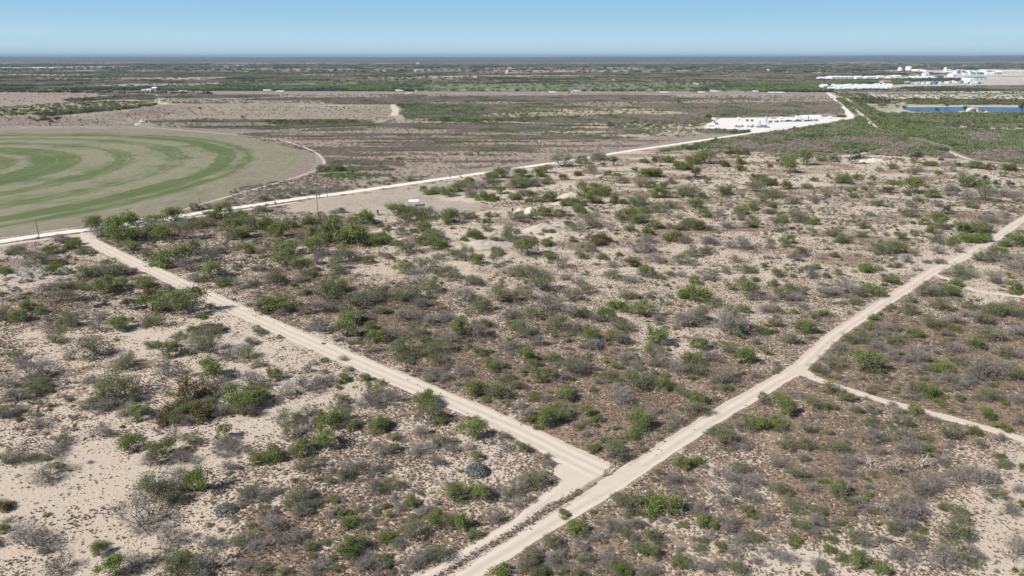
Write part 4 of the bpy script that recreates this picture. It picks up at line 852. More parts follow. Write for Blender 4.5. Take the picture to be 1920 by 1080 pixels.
# low scrub between them
def near_scrub(n):
    out = []
    u = RNG.uniform(-80, 2000, n*6); X = RNG.uniform(-420, 420, n*6); Y = RNG.uniform(50, 470, n*6)
    uu, vv, _ = pix(X, Y); ok = (uu > -450) & (uu < 2370) & ~blocked(X, Y) & south(X, Y)
    ok &= ~inpoly(uu+70*(fbm(X/9, Y/9, 3)-.5), vv+16*(fbm(X/7+9, Y/7, 3)-.5), P("545,380 640,364 960,330 1000,345 960,385 860,395 720,402 600,402 530,394"))
    d = cover_near(np.clip(uu, 0, 1920), np.clip(vv, 290, 1080)); q = fbm(X/9, Y/9, 3)
    ok &= RNG.random(n*6) < np.clip((d-.05)*1.3, .05, 1)*np.clip((q-.38)*5, .05, 1)
    return X[ok][:n], Y[ok][:n]
X, Y = near_scrub(15500)
for x, y in zip(X, Y):
    k = random.choices('OBGRY', (30, 50, 12, 5, 3))[0]
    pp.append((x, y, 0)); ss.append(random.uniform(.5, 1.0)*random.choice((1, 1, 1.5, 2.1, 2.6))); ii.append(random.choice(AI[k])); zz.append(.7)
scatter('undergrowth', pp, np.array(ss), ii, ALLM, 'small grey and green scrub growing between the larger bushes', np.array(zz))

# ---------- dry grass tufts
def tuft(seed, mat, n=16, h=.55):
    r = np.random.default_rng(seed); V = []; Fc = []
    for i in range(n):
        a = r.random()*6.283; t = r.uniform(.1, 1.0); l = r.uniform(.6, 1.0); w = .10
        d = np.array([math.cos(a)*math.sin(t), math.sin(a)*math.sin(t), math.cos(t)*h/.55]); s_ = np.array([-math.sin(a), math.cos(a), 0])*w
        p = np.array([r.normal(0, .12), r.normal(0, .12), -.02]); b = len(V)
        V += [p-s_, p+s_, p+d*l*.6+s_*.7, p+d*l*.6-s_*.7, p+d*l*.6-s_*.7, p+d*l*.6+s_*.7, p+d*l+s_*.1, p+d*l-s_*.1]; Fc += [(b, b+1, b+2, b+3), (b+4, b+5, b+6, b+7)]
    return npmesh('tuft', np.array(V), np.array(Fc), mat)
TM = [leafmat('dry_grass', (.19, .145, .105), (.30, .24, .175), trans=.15), leafmat('grey_litter', (.135, .115, .095), (.235, .20, .165), trans=.1)]
TU = [tuft(i, TM[i % 2 if i < 4 else 0]) for i in range(6)]
n = 1500000
X = RNG.uniform(-300, 300, n); Y = 58+(420-58)*RNG.random(n)**1.0
uu, vv, _ = pix(X, Y)
ok = (uu > -250) & (uu < 2170) & ~blocked(X, Y) & south(X, Y)
X, Y, uu, vv = X[ok], Y[ok], uu[ok], vv[ok]
d = cover_near(np.clip(uu, 0, 1920), np.clip(vv, 290, 1080))
q = .55*fbm(X/11+4, Y/11, 3)+.45*fbm(X/2.6, Y/2.6, 2)
pr = np.clip((d+(q-.5)*2.2-.12)*1.0, .03, .9)*np.where(Y > 230, .6, 1)
ok = (RNG.random(len(X)) < pr) & ~inpoly(uu+70*(fbm(X/9, Y/9, 3)-.5), vv+16*(fbm(X/7+9, Y/7, 3)-.5), P("545,380 640,364 960,330 1000,345 960,385 860,395 720,402 600,402 530,394"))
X, Y = X[ok], Y[ok]
print('tufts', len(X))
scatter('dry_grass', np.c_[X, Y, np.zeros(len(X))], RNG.uniform(.2, .44, len(X)), RNG.integers(0, 6, len(X)), TU, 'dry brown grass tufts and litter on pale sand', np.full(len(X), .75))

# ---------- brush beyond the north road and the highway, in zones of the picture
def zone(poly, cover, mix, size, streak=None, lo=.0, cap=40000, seed=0, far=False):
    q = [tuple(float(t) for t in at(a, b_)) for a, b_ in P(poly)]; q = np.array(q)
    A = abs(np.sum(q[:, 0]*np.roll(q[:, 1], -1)-q[:, 1]*np.roll(q[:, 0], -1)))/2
    m = (size[0]+size[1])/2; n = int(min(A*cover/(.6*m*m*.785), cap))
    x0, y0 = q.min(0); x1, y1 = q.max(0); k = int(n*((x1-x0)*(y1-y0)/A)*3)+10; k = min(k, 3000000)
    X = RNG.uniform(x0, x1, k); Y = RNG.uniform(y0, y1, k)
    ok = inpoly(X, Y, [tuple(p) for p in q]); X, Y = X[ok], Y[ok]
    if streak: 
        s_ = fbm(X/streak[0]+seed, Y/streak[1]+seed*2.3, 3); ok = RNG.random(len(X)) < np.clip((s_-streak[2])*7, lo, 1); X, Y = X[ok], Y[ok]
    if far: ok = (pale_patch(X, Y) < .545) | (RNG.random(len(X)) < .12); X, Y = X[ok], Y[ok]
    ok = ~blocked(X, Y); X, Y = X[ok][:n], Y[ok][:n]
    # plants of a kind stand together
    I = pick(mix, len(X)); rank = {}
    for r_, k_ in enumerate(('D', 'G', 'R', 'O', 'B')):
        for i_ in FI[k_]: rank[i_] = r_
    order = np.argsort([rank[i_]+RNG.random()*.9 for i_ in I]); L_ = 90 if far else 26
    val = fbm(X/L_+3, Y/L_+seed, 3)+RNG.normal(0, .05, len(X)); J = np.empty(len(X), int); J[np.argsort(val)] = I[order]
    return X, Y, RNG.uniform(size[0], size[1], len(X))*(1 if far else RNG.uniform(.6, 1.15, len(X))), J
def group(name, label, zones, zsc=.8, patchy=True):
    a = [zone(*z[:4], far=name == 'far_woods', **(z[4] if len(z) > 4 else {})) for z in zones]
    X = np.concatenate([q[0] for q in a]); Y = np.concatenate([q[1] for q in a]); S_ = np.concatenate([q[2] for q in a]); I = np.concatenate([q[3] for q in a])
    print(name, len(X))
    return scatter(name, np.c_[X, Y, hgt(X, Y)-.05], S_, I, FAR, label, np.full(len(X), zsc))
group('brushwood', 'dense grey and green brush wood beyond the open plot', [
 ("1225,285 1300,273 1345,263.5 1425,254 1535,239 1600,228 1700,262 1790,284 1760,291 1690,268 1640,280 1600,289 1540,286 1480,286 1340,279", 1.1, dict(B=5, O=4, G=1.6, D=.5), (3, 5.5)),
 ("1610,282 1700,265 1770,288 1800,297 1750,295 1640,292", .9, dict(B=6, O=3, G=.7), (3, 5)),
 ("1428,253 1535,238 1603,224.5 1645,243 1700,262 1600,262 1500,258 1400,256", 1.3, dict(G=7, O=3, B=1, D=.5), (3.5, 6.5)),
 ("1603,223 1650,214 1800,214.5 1990,215 1990,231 1780,231 1700,236 1650,241", 1.5, dict(G=7, O=3, B=.5, D=1, R=.6), (4, 7)),
 ("1650,241 1700,234 1780,232 1780,242 1990,250 1990,290 1830,290 1790,276 1720,258 1690,256", 1.2, dict(G=5, O=4, B=1.8, D=.5), (3.5, 6)),
 ("1800,262 1990,262 1990,315 1930,312 1830,298 1790,282", 1.05, dict(B=4, O=5, G=2), (3, 5.5)),
 ("1780,231 1990,233 1990,242 1880,243 1775,239", .35, dict(D=2, O=2, G=1.5), (4, 6)),
 ("1700,187.5 1780,188 1920,190 2100,190 2100,197.5 1900,197 1760,196.5 1700,196", 1.0, dict(G=4, O=2, R=2.5, D=.7), (6, 9)),
 ("1600,187 1640,186.5 1668,189 1668,195.5 1640,195 1610,193", 1.0, dict(R=4, G=1, D=1), (5, 8)),
 ("1568,186 1580,186 1612,206 1640,215 1620,219 1600,212", .9, dict(G=5, O=3, D=1), (4, 7)),
 ("1600,192 1612,193 1655,214 1650,222 1634,216 1615,202", .9, dict(G=5, O=3, D=1), (4, 7)),
 ("1560,176 1590,174 1700,190 1680,196 1600,190", .2, dict(D=2, G=2), (4, 7)),
], .85)
group('plain_scrub', 'tiny scrub dotting the upper plain', [
 ("1000,318 1280,272 1340,280 1600,293 1930,316 1930,400 1700,430 1000,430 900,380", .055, dict(O=4, B=6, G=1.5, R=.6), (.7, 1.7), dict(streak=(40, 14, .40), lo=.15, seed=21)),
 ("1225,286 1340,279 1480,286 1600,291 1930,314 1930,322 1600,300 1480,296 1200,300", .22, dict(O=4, B=5, G=1.5), (1.4, 3.2), dict(streak=(40, 20, .42), lo=.1, seed=22)),
 ("560,400 900,400 1000,430 1700,430 1930,400 1930,470 400,470 400,400", .04, dict(O=4, B=6, G=1), (.6, 1.3), dict(seed=23)),
], .7)
group('field_weeds', 'dark weeds and small bushes dotting the far fields', [
 ("330,200 742,199 738,223 330,217", .03, dict(B=5, O=4, R=1), (1.5, 3), dict(seed=31)),
 ("-200,172 190,172 150,186 -60,206 -200,210", .015, dict(B=5, O=4, R=1), (1.5, 3), dict(seed=32)),
 ("190,205 330,197 330,217 250,236 -60,236 -60,222", .03, dict(B=5, O=4, R=1), (1.5, 3), dict(seed=33)),
], .7)
group('low_brush', 'low grey and purple brown brush beyond the north road', [
 ("440,252 620,242 740,236 1000,240 1100,262 1270,264 900,316 640,358 560,368 430,385 610,318 600,290", .30, dict(B=9, O=1), (1.3, 2.6), dict(streak=(90, 14, .46), lo=.08, cap=42000)),
 ("620,300 760,296 760,330 650,338 610,332", .45, dict(O=4, B=3, G=3), (2, 3.6), dict(streak=(60, 12, .5))),
 ("500,252 900,250 1250,258 1100,266 700,268 600,262", .38, dict(B=5, O=3, G=1.5), (2, 3.5), dict(streak=(80, 10, .5), seed=3)),
 ("640,268 1000,262 1000,290 700,305 640,295", .22, dict(B=5, O=2, G=1), (2, 3.3), dict(streak=(70, 10, .52), seed=5)),
 ("560,225 740,224 1000,232 1320,242 1300,258 1100,255 740,242 500,248", .5, dict(B=6, O=2.5, G=1.5), (2.4, 4.2), dict(streak=(150, 30, .44), lo=.08, seed=7)),
 ("270,223 480,224 700,226 700,236 470,244 300,238", .45, dict(B=5, O=3, G=1.5, R=.5), (2.2, 3.8), dict(streak=(120, 25, .45), lo=.08, seed=9)),
 ("500,228 640,228 690,233 600,236 500,233", .6, dict(R=3, G=3, O=2), (4, 6)),
 ("180,176.5 560,177.5 1560,180 1590,214 1500,217 1340,220 1320,240 1000,230 740,215 745,196 560,195 310,194", .46, dict(B=7, O=2, G=.8, D=.4), (2.8, 5), dict(streak=(190, 60, .45), lo=.06, cap=48000, seed=11)),
 ("1180,196 1560,192 1590,212 1330,218 1250,205", .6, dict(B=7, O=3, D=.5), (3, 5), dict(seed=12)),
 ("750,196 860,198 1000,216 1000,226 900,232 760,224", .75, dict(G=4, O=3, B=2, D=1), (4, 6.5), dict(streak=(120, 50, .42), lo=.15, seed=13)),
 ("970,222 1010,220 1090,221 1090,223 1010,223 1000,228 980,229", .9, dict(G=4, O=2, R=2), (4, 7)),
 ("1135,232 1325,224 1322,238 1140,244", .18, dict(D=3, G=2, R=1), (3.5, 5.5)),
 ("1310,250 1400,252 1420,247 1380,245 1340,244 1300,246", .7, dict(B=3, O=3, D=2), (3, 5)),
 ("60,215 160,206 240,201 290,195 296,198 230,206 150,213 80,220", .95, dict(D=3, O=3, G=2), (5, 8)),
 ("120,189 190,183 250,180 290,181 292,187 200,187 130,192", .9, dict(D=3, B=3, O=2), (5, 8)),
 ("-60,206 90,195 200,190 290,192 200,203 60,215 -60,225", .16, dict(D=3, G=2, O=2), (4, 6)),
 ("55,224 110,222 110,226 60,227", .4, dict(R=3, D=2), (5, 7)),
 ("-60,170 200,173.5 400,176 400,177 200,175 -60,172.5", .7, dict(D=5, B=2), (8, 12)),
 ("440,352 560,335 600,318 610,330 640,345 640,361 567,370 483,383 380,394 410,385", .3, dict(B=8, O=1), (1.4, 2.4)),
 ("300,396 420,386 600,356 660,345 800,330 800,338 640,361 567,370.5 400,394 330,404", .12, dict(O=3, G=3, R=1), (2.2, 3.6)),
], .75)
group('far_woods', 'dark brush country beyond the highway', [
 ("-200,165.5 300,167 1560,171 1560,173 300,170 -200,168.5", .9, dict(D=6, G=3, O=2), (10, 15), dict(cap=9000)),
 ("430,152 1560,154 1560,170 300,168 400,160", .55, dict(G=5, O=4, D=2, B=1), (8, 14), dict(cap=30000, streak=(500, 300, .40), lo=.2)),
 ("-200,150 430,152 400,160 300,168 -200,166", .5, dict(B=6, D=3, O=2), (7, 12), dict(cap=22000, streak=(400, 200, .42), lo=.15)),
 ("-200,134 700,136 700,152 -200,150", .4, dict(O=4, D=3, G=2, B=3), (9, 15), dict(cap=34000, streak=(700, 500, .42), lo=.2)),
 ("700,136 1560,138 1560,154 700,152", .4, dict(B=5, D=3, O=3, G=1), (9, 15), dict(cap=34000, streak=(700, 500, .42), lo=.2)),
 ("-200,121 2200,121 2200,131 1700,130 1500,137 -200,134", .3, dict(D=5, B=4, O=2), (18, 32), dict(cap=26000, streak=(1500, 1200, .42), lo=.15)),
 ("1540,150 1690,152 1720,156 1650,161 1550,162 1480,170 1300,170 1450,158", .95, dict(G=5, O=2, D=2), (8, 13), dict(cap=9000)),
 ("1540,137.5 1700,134 1780,140 1540,144", .6, dict(D=4, B=4), (14, 22), dict(cap=4000)),
 ("1560,170 1700,164 1980,160 1980,169 1700,172 1600,173", .8, dict(D=4, B=4, O=1), (7, 11), dict(cap=7000)),
 ("1540,151.5 1700,147.5 1800,148 1800,152 1700,153 1600,153", .5, dict(D=4, G=2), (9, 14), dict(cap=3000)),
 ("1600,172 1980,170 1980,187 1700,187 1640,184", .05, dict(D=3, O=3, G=1), (4, 6.5), dict(cap=4000)),
], .5)
# ---------- built things
W_ = plain('white_paint', (.70, .70, .69), .5, 0, .05, .3); WG = plain('pale_teal_roof', (.60, .68, .69), .5, 0, .06, .3); GRY = plain('grey_steel', (.32, .33, .34), .5, .3)
DK = plain('black_rubber', (.025, .025, .025), .8); DG = plain('dark_glass', (.03, .04, .05), .15); WD = plain('weathered_wood', (.19, .155, .125), .9); RS = plain('rusty_pipe', (.085, .06, .048), .8)
BLU = plain('blue_cladding', (.09, .16, .34), .5); RED = plain('red_steel', (.25, .11, .09), .5); ORG = plain('orange_steel', (.36, .22, .13), .5); TAN = plain('tan_wall', (.50, .42, .33), .8)
TEAL = plain('green_metal_roof', (.10, .24, .22), .5); ROCK = plain('pale_caliche_rock', (.56, .50, .42), .95, 0, .25, .8); MND = plain('pale_spoil', (.47, .40, .335), .95, 0, .15, 1.2); STK = plain('blue_grey_truck', (.16, .19, .23), .4)
TER = plain('terracotta_tile', (.42, .20, .13), .8)
GAL = plain('galvanised_steel', (.50, .51, .52), .45, .4)
def G3(u, v, z=0): X, Y = at(u, v); return (float(X), float(Y), z)

# pipe gate across the mouth of the diagonal track
p0 = np.array(G3(1134, 894)[:2]); p1 = np.array(G3(1154, 877)[:2]); L = float(np.linalg.norm(p1-p0)); rz = math.atan2(p1[1]-p0[1], p1[0]-p0[0])
g = empty('pipe_gate', (p0[0], p0[1], .04), rz); tag(g, 'dark rusty pipe gate closing the diagonal track at the junction', 'gate')
MB().tube((0, 0, -.1), (0, 0, 1.55), .09).build('gate_post', [WD], g); MB().tube((L, 0, -.1), (L, 0, 1.5), .08).build('gate_post', [WD], g)
fr = MB()
for z in (.25, .5, .75, 1.0, 1.22): fr.tube((.12, 0, z), (L-.12, 0, z), .035, n=6)
for x in (.12, L/2, L-.12): fr.tube((x, 0, .25), (x, 0, 1.22), .035, n=6)
fr.build('gate_panel', [RS], g)
# wire fences along the road, post by post
def fence(name, label, pts, every=4.5, h=1.25):
    c = resample(pts, 1.0); s = np.concatenate([[0], np.cumsum(np.linalg.norm(np.diff(c, axis=0), axis=1))])
    n = int(s[-1]/every); q = [(np.interp(k*every, s, c[:, 0]), np.interp(k*every, s, c[:, 1])) for k in range(n+1)]
    e = empty(name, (q[0][0], q[0][1], 0)); tag(e, label, 'fence'); o = np.array(q[0])
    for i, (x, y) in enumerate(q):
        MB().tube((x-o[0], y-o[1], -.1), (x-o[0], y-o[1], h+random.uniform(-.05, .1)), .05, .045, 6).build('fence_post', [WD if i % 3 == 0 else GRY], e)
    w = MB()
    for z in (.35, .7, 1.05):
        for a, b_ in zip(q[:-1], q[1:]): w.tube((a[0]-o[0], a[1]-o[1], z), (b_[0]-o[0], b_[1]-o[1], z), .007, n=3)
    w.build('fence_wire', [GRY], e)
def offs(c, o, a, b_):
    d = np.gradient(c, axis=0); d /= np.linalg.norm(d, axis=1)[:, None]; n = np.stack([-d[:, 1], d[:, 0]], 1); q = c+n*o
    i0, i1 = int(len(q)*a), int(len(q)*b_); return [tuple(p) for p in q[i0:i1:6]]
berm = [G3(*t)[:2] for t in P("1131,895 1090,921 1040,955 990,988 940,1017 890,1050 840,1085")]
fence('wire_fence', 'thin wire fence on the dirt berm between the double track', berm)
bc = resample([G3(*t)[:2] for t in P("1140,888 1100,912 1062,938 1020,962 985,984 950,1007 900,1035 840,1072 760,1120 600,1215")], .4); bd = np.gradient(bc, axis=0); bd /= np.linalg.norm(bd, axis=1)[:, None]; bn = np.stack([-bd[:, 1], bd[:, 0]], 1)
ss_ = np.arange(len(bc))*.4; prof = [(-.62, 0), (-.4, .06), (-.12, .13), (.12, .12), (.38, .05), (.6, 0)]; V = []
for j, (o_, z_) in enumerate(prof):
    wv = 1+.5*(fbm(ss_/1.3+j*3, ss_*0+j, 3)-.5); V.append(np.c_[bc+bn*(o_*wv)[:, None], z_*(.5+fbm(ss_/.9+9*j, ss_*0, 3))+.0+(.03 if 0 < j < 5 else -.02)])
V = np.stack(V, 1).reshape(-1, 3); i = np.arange(len(bc)-1)[:, None]*6+np.arange(5)[None, :]
tag(link('dirt_berm', npmesh('dirt_berm', V, np.stack([i, i+1, i+7, i+6], -1).reshape(-1, 4), plain('berm_soil', (.34, .27, .215), .95, 0, .5, 2.2))), kind='structure')
k = RNG.integers(20, len(bc), 1300); o_ = RNG.normal(0, .5, 1300)
scatter('dry_grass', np.c_[bc[k]+bn[k]*o_[:, None]+RNG.normal(0, .1, (1300, 2)), np.clip(.22-abs(o_)*.3, 0, 1)], RNG.uniform(.16, .34, 1300), RNG.integers(0, 6, 1300), TU, 'dry brown grass growing along the dirt berm between the double track', np.full(1300, .8))
cr_ = CL['right']
dd = np.array([pix(x, y)[0] for x, y in cr_]); 
k0 = int(np.argmin(abs(dd-1860))); k1 = int(np.argmin(abs(dd-1165)))
seg = cr_[min(k0, k1):max(k0, k1)]; d_ = np.gradient(seg, axis=0); d_ /= np.linalg.norm(d_, axis=1)[:, None]; nn_ = np.stack([-d_[:, 1], d_[:, 0]], 1)
sgn = 1 if np.mean(seg[:, 0]*0+nn_[:, 0]) < 0 else -1
fence('wire_fence', 'wire fence running up the upper verge of the pale diagonal road', [tuple(p) for p in (seg+nn_*4.6*sgn)[::6]], 6)
cn = CL['north']; un = np.array([pix(x, y)[0] for x, y in cn]); k0 = int(np.argmin(abs(un-20))); k1 = int(np.argmin(abs(un-1180)))
seg = cn[k0:k1]; d_ = np.gradient(seg, axis=0); d_ /= np.linalg.norm(d_, axis=1)[:, None]; nn_ = np.stack([-d_[:, 1], d_[:, 0]], 1)
fence('wire_fence', 'long wire fence on the far verge of the white caliche road', [tuple(p) for p in (seg+nn_*6.5)[::6]], 8)

# utility poles
def pole(u, v, h, label, arm=True):
    e = empty('utility_pole', G3(u, v), -.5); tag(e, label, 'utility pole', 'utility poles along the white road')
    MB().tube((0, 0, -.3), (0, 0, h), .19, .13, 8).build('pole', [WD], e)
    if arm:
        MB().box(-1.1, 1.1, -.07, .07, h-.75, h-.6).build('crossarm', [WD], e)
        for x in (-1, -.45, 1): MB().tube((x, 0, h-.6), (x, 0, h-.4), .07, .05, 6).build('insulator', [GRY], e)
pole(597, 407, 11.3, 'tall weathered utility pole on the bare clearing below the white road')
pole(73.5, 446, 8.2, 'short utility pole by the white road at the green field corner')
pole(613.5, 369, 8.5, 'utility pole rising from the far verge above the clearing')
pole(377, 397.5, 7, 'utility pole half hidden by bushes at the field track end', True)
pole(845, 334, 8, 'utility pole beyond the white road over the long green thicket', True)
pole(1158.5, 286, 8, 'far utility pole where the white road enters the distant brush', True)
# braced posts where the lane meets the clearing
e = empty('braced_post', G3(599.5, 371.5), .4); tag(e, 'pair of stout braced posts beside the white road above the clearing', 'post')
MB().tube((0, 0, -.2), (0, 0, 2.3), .17, .16).build('post', [WD], e); MB().tube((-1.4, 0, -.2), (-1.4, 0, 2.0), .14, .13).build('post', [WD], e); MB().tube((0, 0, 1.5), (-1.4, 0, 1.5), .08, .08).build('brace', [WD], e)
# white pickup on the lane
def pickup(name, loc, rz, paint, label, cat='pickup truck', grp=None):
    e = empty(name, loc, rz); tag(e, label, cat, grp)
    b = MB(); b.box(-2.7, 2.7, -.95, .95, .45, 1.0, bev=.06); b.box(-2.65, -.55, -.93, -.85, 1.0, 1.35); b.box(-2.65, -.55, .85, .93, 1.0, 1.35); b.box(-2.7, -2.62, -.93, .93, 1.0, 1.35); b.box(1.3, 2.65, -.88, .88, 1.0, 1.18, bev=.08)
    b.build('body', [paint], e)
    c = MB(); c.add([(-.6, -.86, 1.0), (1.35, -.86, 1.0), (1.35, .86, 1.0), (-.6, .86, 1.0), (-.45, -.7, 1.85), (.65, -.7, 1.85), (.65, .7, 1.85), (-.45, .7, 1.85)], [(0, 1, 5, 4), (1, 2, 6, 5), (2, 3, 7, 6), (3, 0, 4, 7)]); c.build('window', [DG], e)
    MB().box(-.48, .68, -.72, .72, 1.83, 1.9, bev=.03).build('cab_roof', [paint], e)
    for x in (-1.75, 1.75):
        for y in (-.9, .9): MB().tube((x, y-.13, .4), (x, y+.13, .4), .4, .4, 14).build('wheel', [DK], e)
    return e
a_ = np.array(G3(250, 423)[:2]); b2 = np.array(G3(280, 421)[:2])
pickup('pickup_truck', G3(266, 422.5, .05), math.atan2(b2[1]-a_[1], b2[0]-a_[0]), W_, 'white pickup parked on the dusty lane behind the corner woods')

# the white flat roofed shelter on the clearing
e = empty('shelter', G3(776, 385.5), .18); tag(e, 'white flat roofed open shelter on posts standing on the bare clearing', 'shelter')
r = MB(); r.add([(-2.8, -2.2, 2.35), (2.8, -2.2, 2.35), (3.0, 2.3, 2.75), (-2.6, 2.3, 2.75), (-2.8, -2.2, 2.5), (2.8, -2.2, 2.5), (3.0, 2.3, 2.9), (-2.6, 2.3, 2.9)], [(3, 2, 1, 0), (4, 5, 6, 7), (0, 1, 5, 4), (1, 2, 6, 5), (2, 3, 7, 6), (3, 0, 4, 7)]); r.build('roof', [W_], e)
for x in (-2.4, 2.4):
    for y in (-1.9, 1.9): MB().tube((x, y, -.1), (x, y, 2.5), .09).build('post', [GRY], e)
MB().box(-2.6, .6, -2.1, -.4, 0, .45, bev=.05).build('trough', [W_], e)
MB().box(-2.6, -1.5, -.2, 1.6, 0, 1.1, bev=.05).build('cabinet', [GRY], e)
# dark drum beside the thicket, another farther right
e = empty('feeder', G3(708.5, 402), .3); tag(e, 'small dark deer feeder drum on legs at the clearing edge', 'feeder')
MB().tube((0, 0, .9), (0, 0, 2.1), .38, .42, 12).tube((0, 0, 2.1), (0, 0, 2.35), .42, .1, 12).build('drum', [DK], e)
for a in range(3): MB().tube((.75*math.cos(a*2.09), .75*math.sin(a*2.09), 0), (.35*math.cos(a*2.09), .35*math.sin(a*2.09), 1.2), .04, .04, 5).build('leg', [RS], e)
e = empty('feeder', G3(961, 397.5), .3); tag(e, 'small dark feeder drum left of the white rock pile', 'feeder')
MB().tube((0, 0, .7), (0, 0, 1.9), .45, .45, 12).build('drum', [DK], e)
for a in range(3): MB().tube((.7*math.cos(a*2.09), .7*math.sin(a*2.09), 0), (.35*math.cos(a*2.09), .35*math.sin(a*2.09), 1.0), .04, .04, 5).build('leg', [RS], e)

# mounds and piles of spoil, each its own lump of ground
def mound(name, u, v, wx, wy, h, mat, label, cat, rough=.25, rz=0, seed=1, kind=None):
    nx, ny = 40, 30; X, Y = np.meshgrid(np.linspace(-1, 1, nx), np.linspace(-1, 1, ny)); r = np.hypot(X, Y)
    Z = np.clip(1-r**1.6, 0, 1)*(1+rough*2*(fbm(X*2.5+seed*7, Y*2.5+seed, 4)-.5)*2)-.06
    Z += rough*.5*(vnoise(X*9+seed, Y*9)-.5)*(r < .95)
    V = np.stack([X*wx/2, Y*wy/2, Z*h], -1).reshape(-1, 3); i = (np.arange(ny-1)[:, None]*nx+np.arange(nx-1)[None, :]); f = np.stack([i, i+1, i+nx+1, i+nx], -1).reshape(-1, 4)
    o = link(name, npmesh(name, V, f, mat, rough < .4), loc=G3(u, v), rz=rz); tag(o, label, cat, None, kind); return o
mound('rock_pile', 984, 404, 15, 8, 3.4, ROCK, 'steep white rock pile in the green thicket by the clearing', 'rock pile', .55, .2, 3)
mound('sand_mound', 1072, 370, 18, 11, 3.0, MND, 'smooth bare sand mound behind the white rock pile', 'sand mound', .1, .1, 2)
mound('sand_mound', 1022, 430, 26, 12, 2.6, MND, 'broad eroded sand bank in the middle of the plot', 'sand bank', .35, .5, 4)
mound('sand_mound', 700, 441, 20, 9, 2.2, MND, 'pale spoil bank on the west side of the dug hollow', 'sand bank', .5, .1, 5)
mound('sand_mound', 765, 452, 15, 8, 1.6, MND, 'rocky pale bank under the green bushes of the hollow', 'sand bank', .3, -.1, 6)
mound('sand_mound', 905, 462, 30, 10, 2.4, MND, 'long pale bank curving through the mid plot', 'sand bank', .35, .3, 7)
mound('sand_mound', 1035, 443, 16, 9, 1.6, MND, 'rutted pale bank right of the mid plot slope', 'sand bank', .4, .2, 8)
mound('sand_mound', 590, 470, 22, 7, 1.8, MND, 'low pale ridge behind the brown hollow', 'sand bank', .3, -.35, 9)
mound('gravel_heap', 1632, 302, 30, 17, 1.6, ROCK, 'flat rubble heap of pale stones by the upper trail', 'rubble heap', .8, 0, 10)
mound('sand_mound', 1057, 383, 18, 7, 1.5, MND, 'low sandy rise beside the green bushes in front of the bare mound', 'sand bank', .3, .1, 12)
# loose grey rubble in the upper left plot
V = []; Fc = []
rr_ = np.random.default_rng(5)
for i in range(1500):
    u = 62+rr_.normal(0, 34); v = 500+rr_.normal(0, 15); x, y = at(u, v); s_ = rr_.uniform(.12, .55)*rr_.uniform(.6, 1.2); b = len(V)
    q = np.array([(-1, -1, -.3), (1, -1, -.3), (1, 1, -.3), (-1, 1, -.3), (-.7, -.6, .6), (.6, -.7, .5), (.7, .6, .7), (-.6, .7, .5)])*s_*.5*np.array([rr_.uniform(.7, 1.8), 1, .8])+rr_.normal(0, .08*s_, (8, 3))
    c_, n_ = math.cos(i), math.sin(i); q = np.stack([q[:, 0]*c_-q[:, 1]*n_, q[:, 0]*n_+q[:, 1]*c_, q[:, 2]], 1)+np.array([float(x), float(y), .05]); V += list(q)
    Fc += [(b+4, b+5, b+6, b+7), (b, b+1, b+5, b+4), (b+1, b+2, b+6, b+5), (b+2, b+3, b+7, b+6), (b+3, b, b+4, b+7)]
RUB = leafmat('grey_rubble', (.25, .24, .235), (.56, .55, .53), trans=0)
tag(link('rubble', npmesh('rubble', V, Fc, RUB)), 'scattered grey and white rubble on the sand', kind='stuff')

# highway traffic
def lorry(u, lane, label, trail=14.6, paint=W_, back=False, long=False):
    Lp = HW_N if lane == 'n' else HW_F; x = at(u, 173)[0]
    A = np.array(Lp); us = np.array([pix(*p)[0] for p in A]); X = np.interp(u, us, A[:, 0]); Y = np.interp(u, us, A[:, 1])
    e = empty('semi_truck', (X, Y, .1), math.atan2(A[-1][1]-A[0][1], A[-1][0]-A[0][0])+(math.pi if back else 0)); tag(e, label, 'truck', 'trucks on the distant highway')
    MB().box(-trail/2, trail/2, -1.3, 1.3, 1.15, 4.3, bev=.1).build('trailer', [paint], e)
    MB().box(trail/2+.7, trail/2+3.9, -1.2, 1.2, .9, 3.5, bev=.3).box(trail/2+3.7, trail/2+5.4, -1.1, 1.1, .9, 2.1, bev=.2).build('cab', [W_], e)
    MB().box(trail/2+3.92, trail/2+3.98, -1.05, 1.05, 2.2, 3.1).build('windscreen', [DG], e)
    for x in (-trail/2+1.2, -trail/2+2.6, trail/2-.6, trail/2+1.0, trail/2+4.5):
        for y in (-1.05, 1.05): MB().tube((x, y-.2, .52), (x, y+.2, .52), .52, .52, 10).build('wheel', [DK], e)
lorry(343, 'n', 'white semi truck on the highway nearest the farm lane')
lorry(500, 'f', 'white semi truck leading the pair beyond the tan field')
lorry(527, 'n', 'white semi truck just ahead of the pair beyond the tan field', back=True)
lorry(747, 'f', 'white semi truck passing the brushy lane end', 13)
lorry(1035, 'n', 'white semi truck in mid highway west of the teal rig')
lorry(1079, 'f', 'white box truck right behind the teal rig', 12)
lorry(1067, 'n', 'teal rig in the middle of the highway', 6, TEAL)
lorry(1244, 'n', 'lone white semi truck on the middle right highway stretch')
lorry(1314, 'n', 'white semi truck just before the pale crossing lane', 12)
lorry(1338, 'f', 'white trailer truck at the foot of the pale crossing lane')
lorry(1415, 'f', 'short white box truck right of the crossing lane', 8)
lorry(1447, 'n', 'first of the two long white trucks before the camp', 14)
lorry(1462, 'n', 'second of the two long white trucks before the camp', 14)

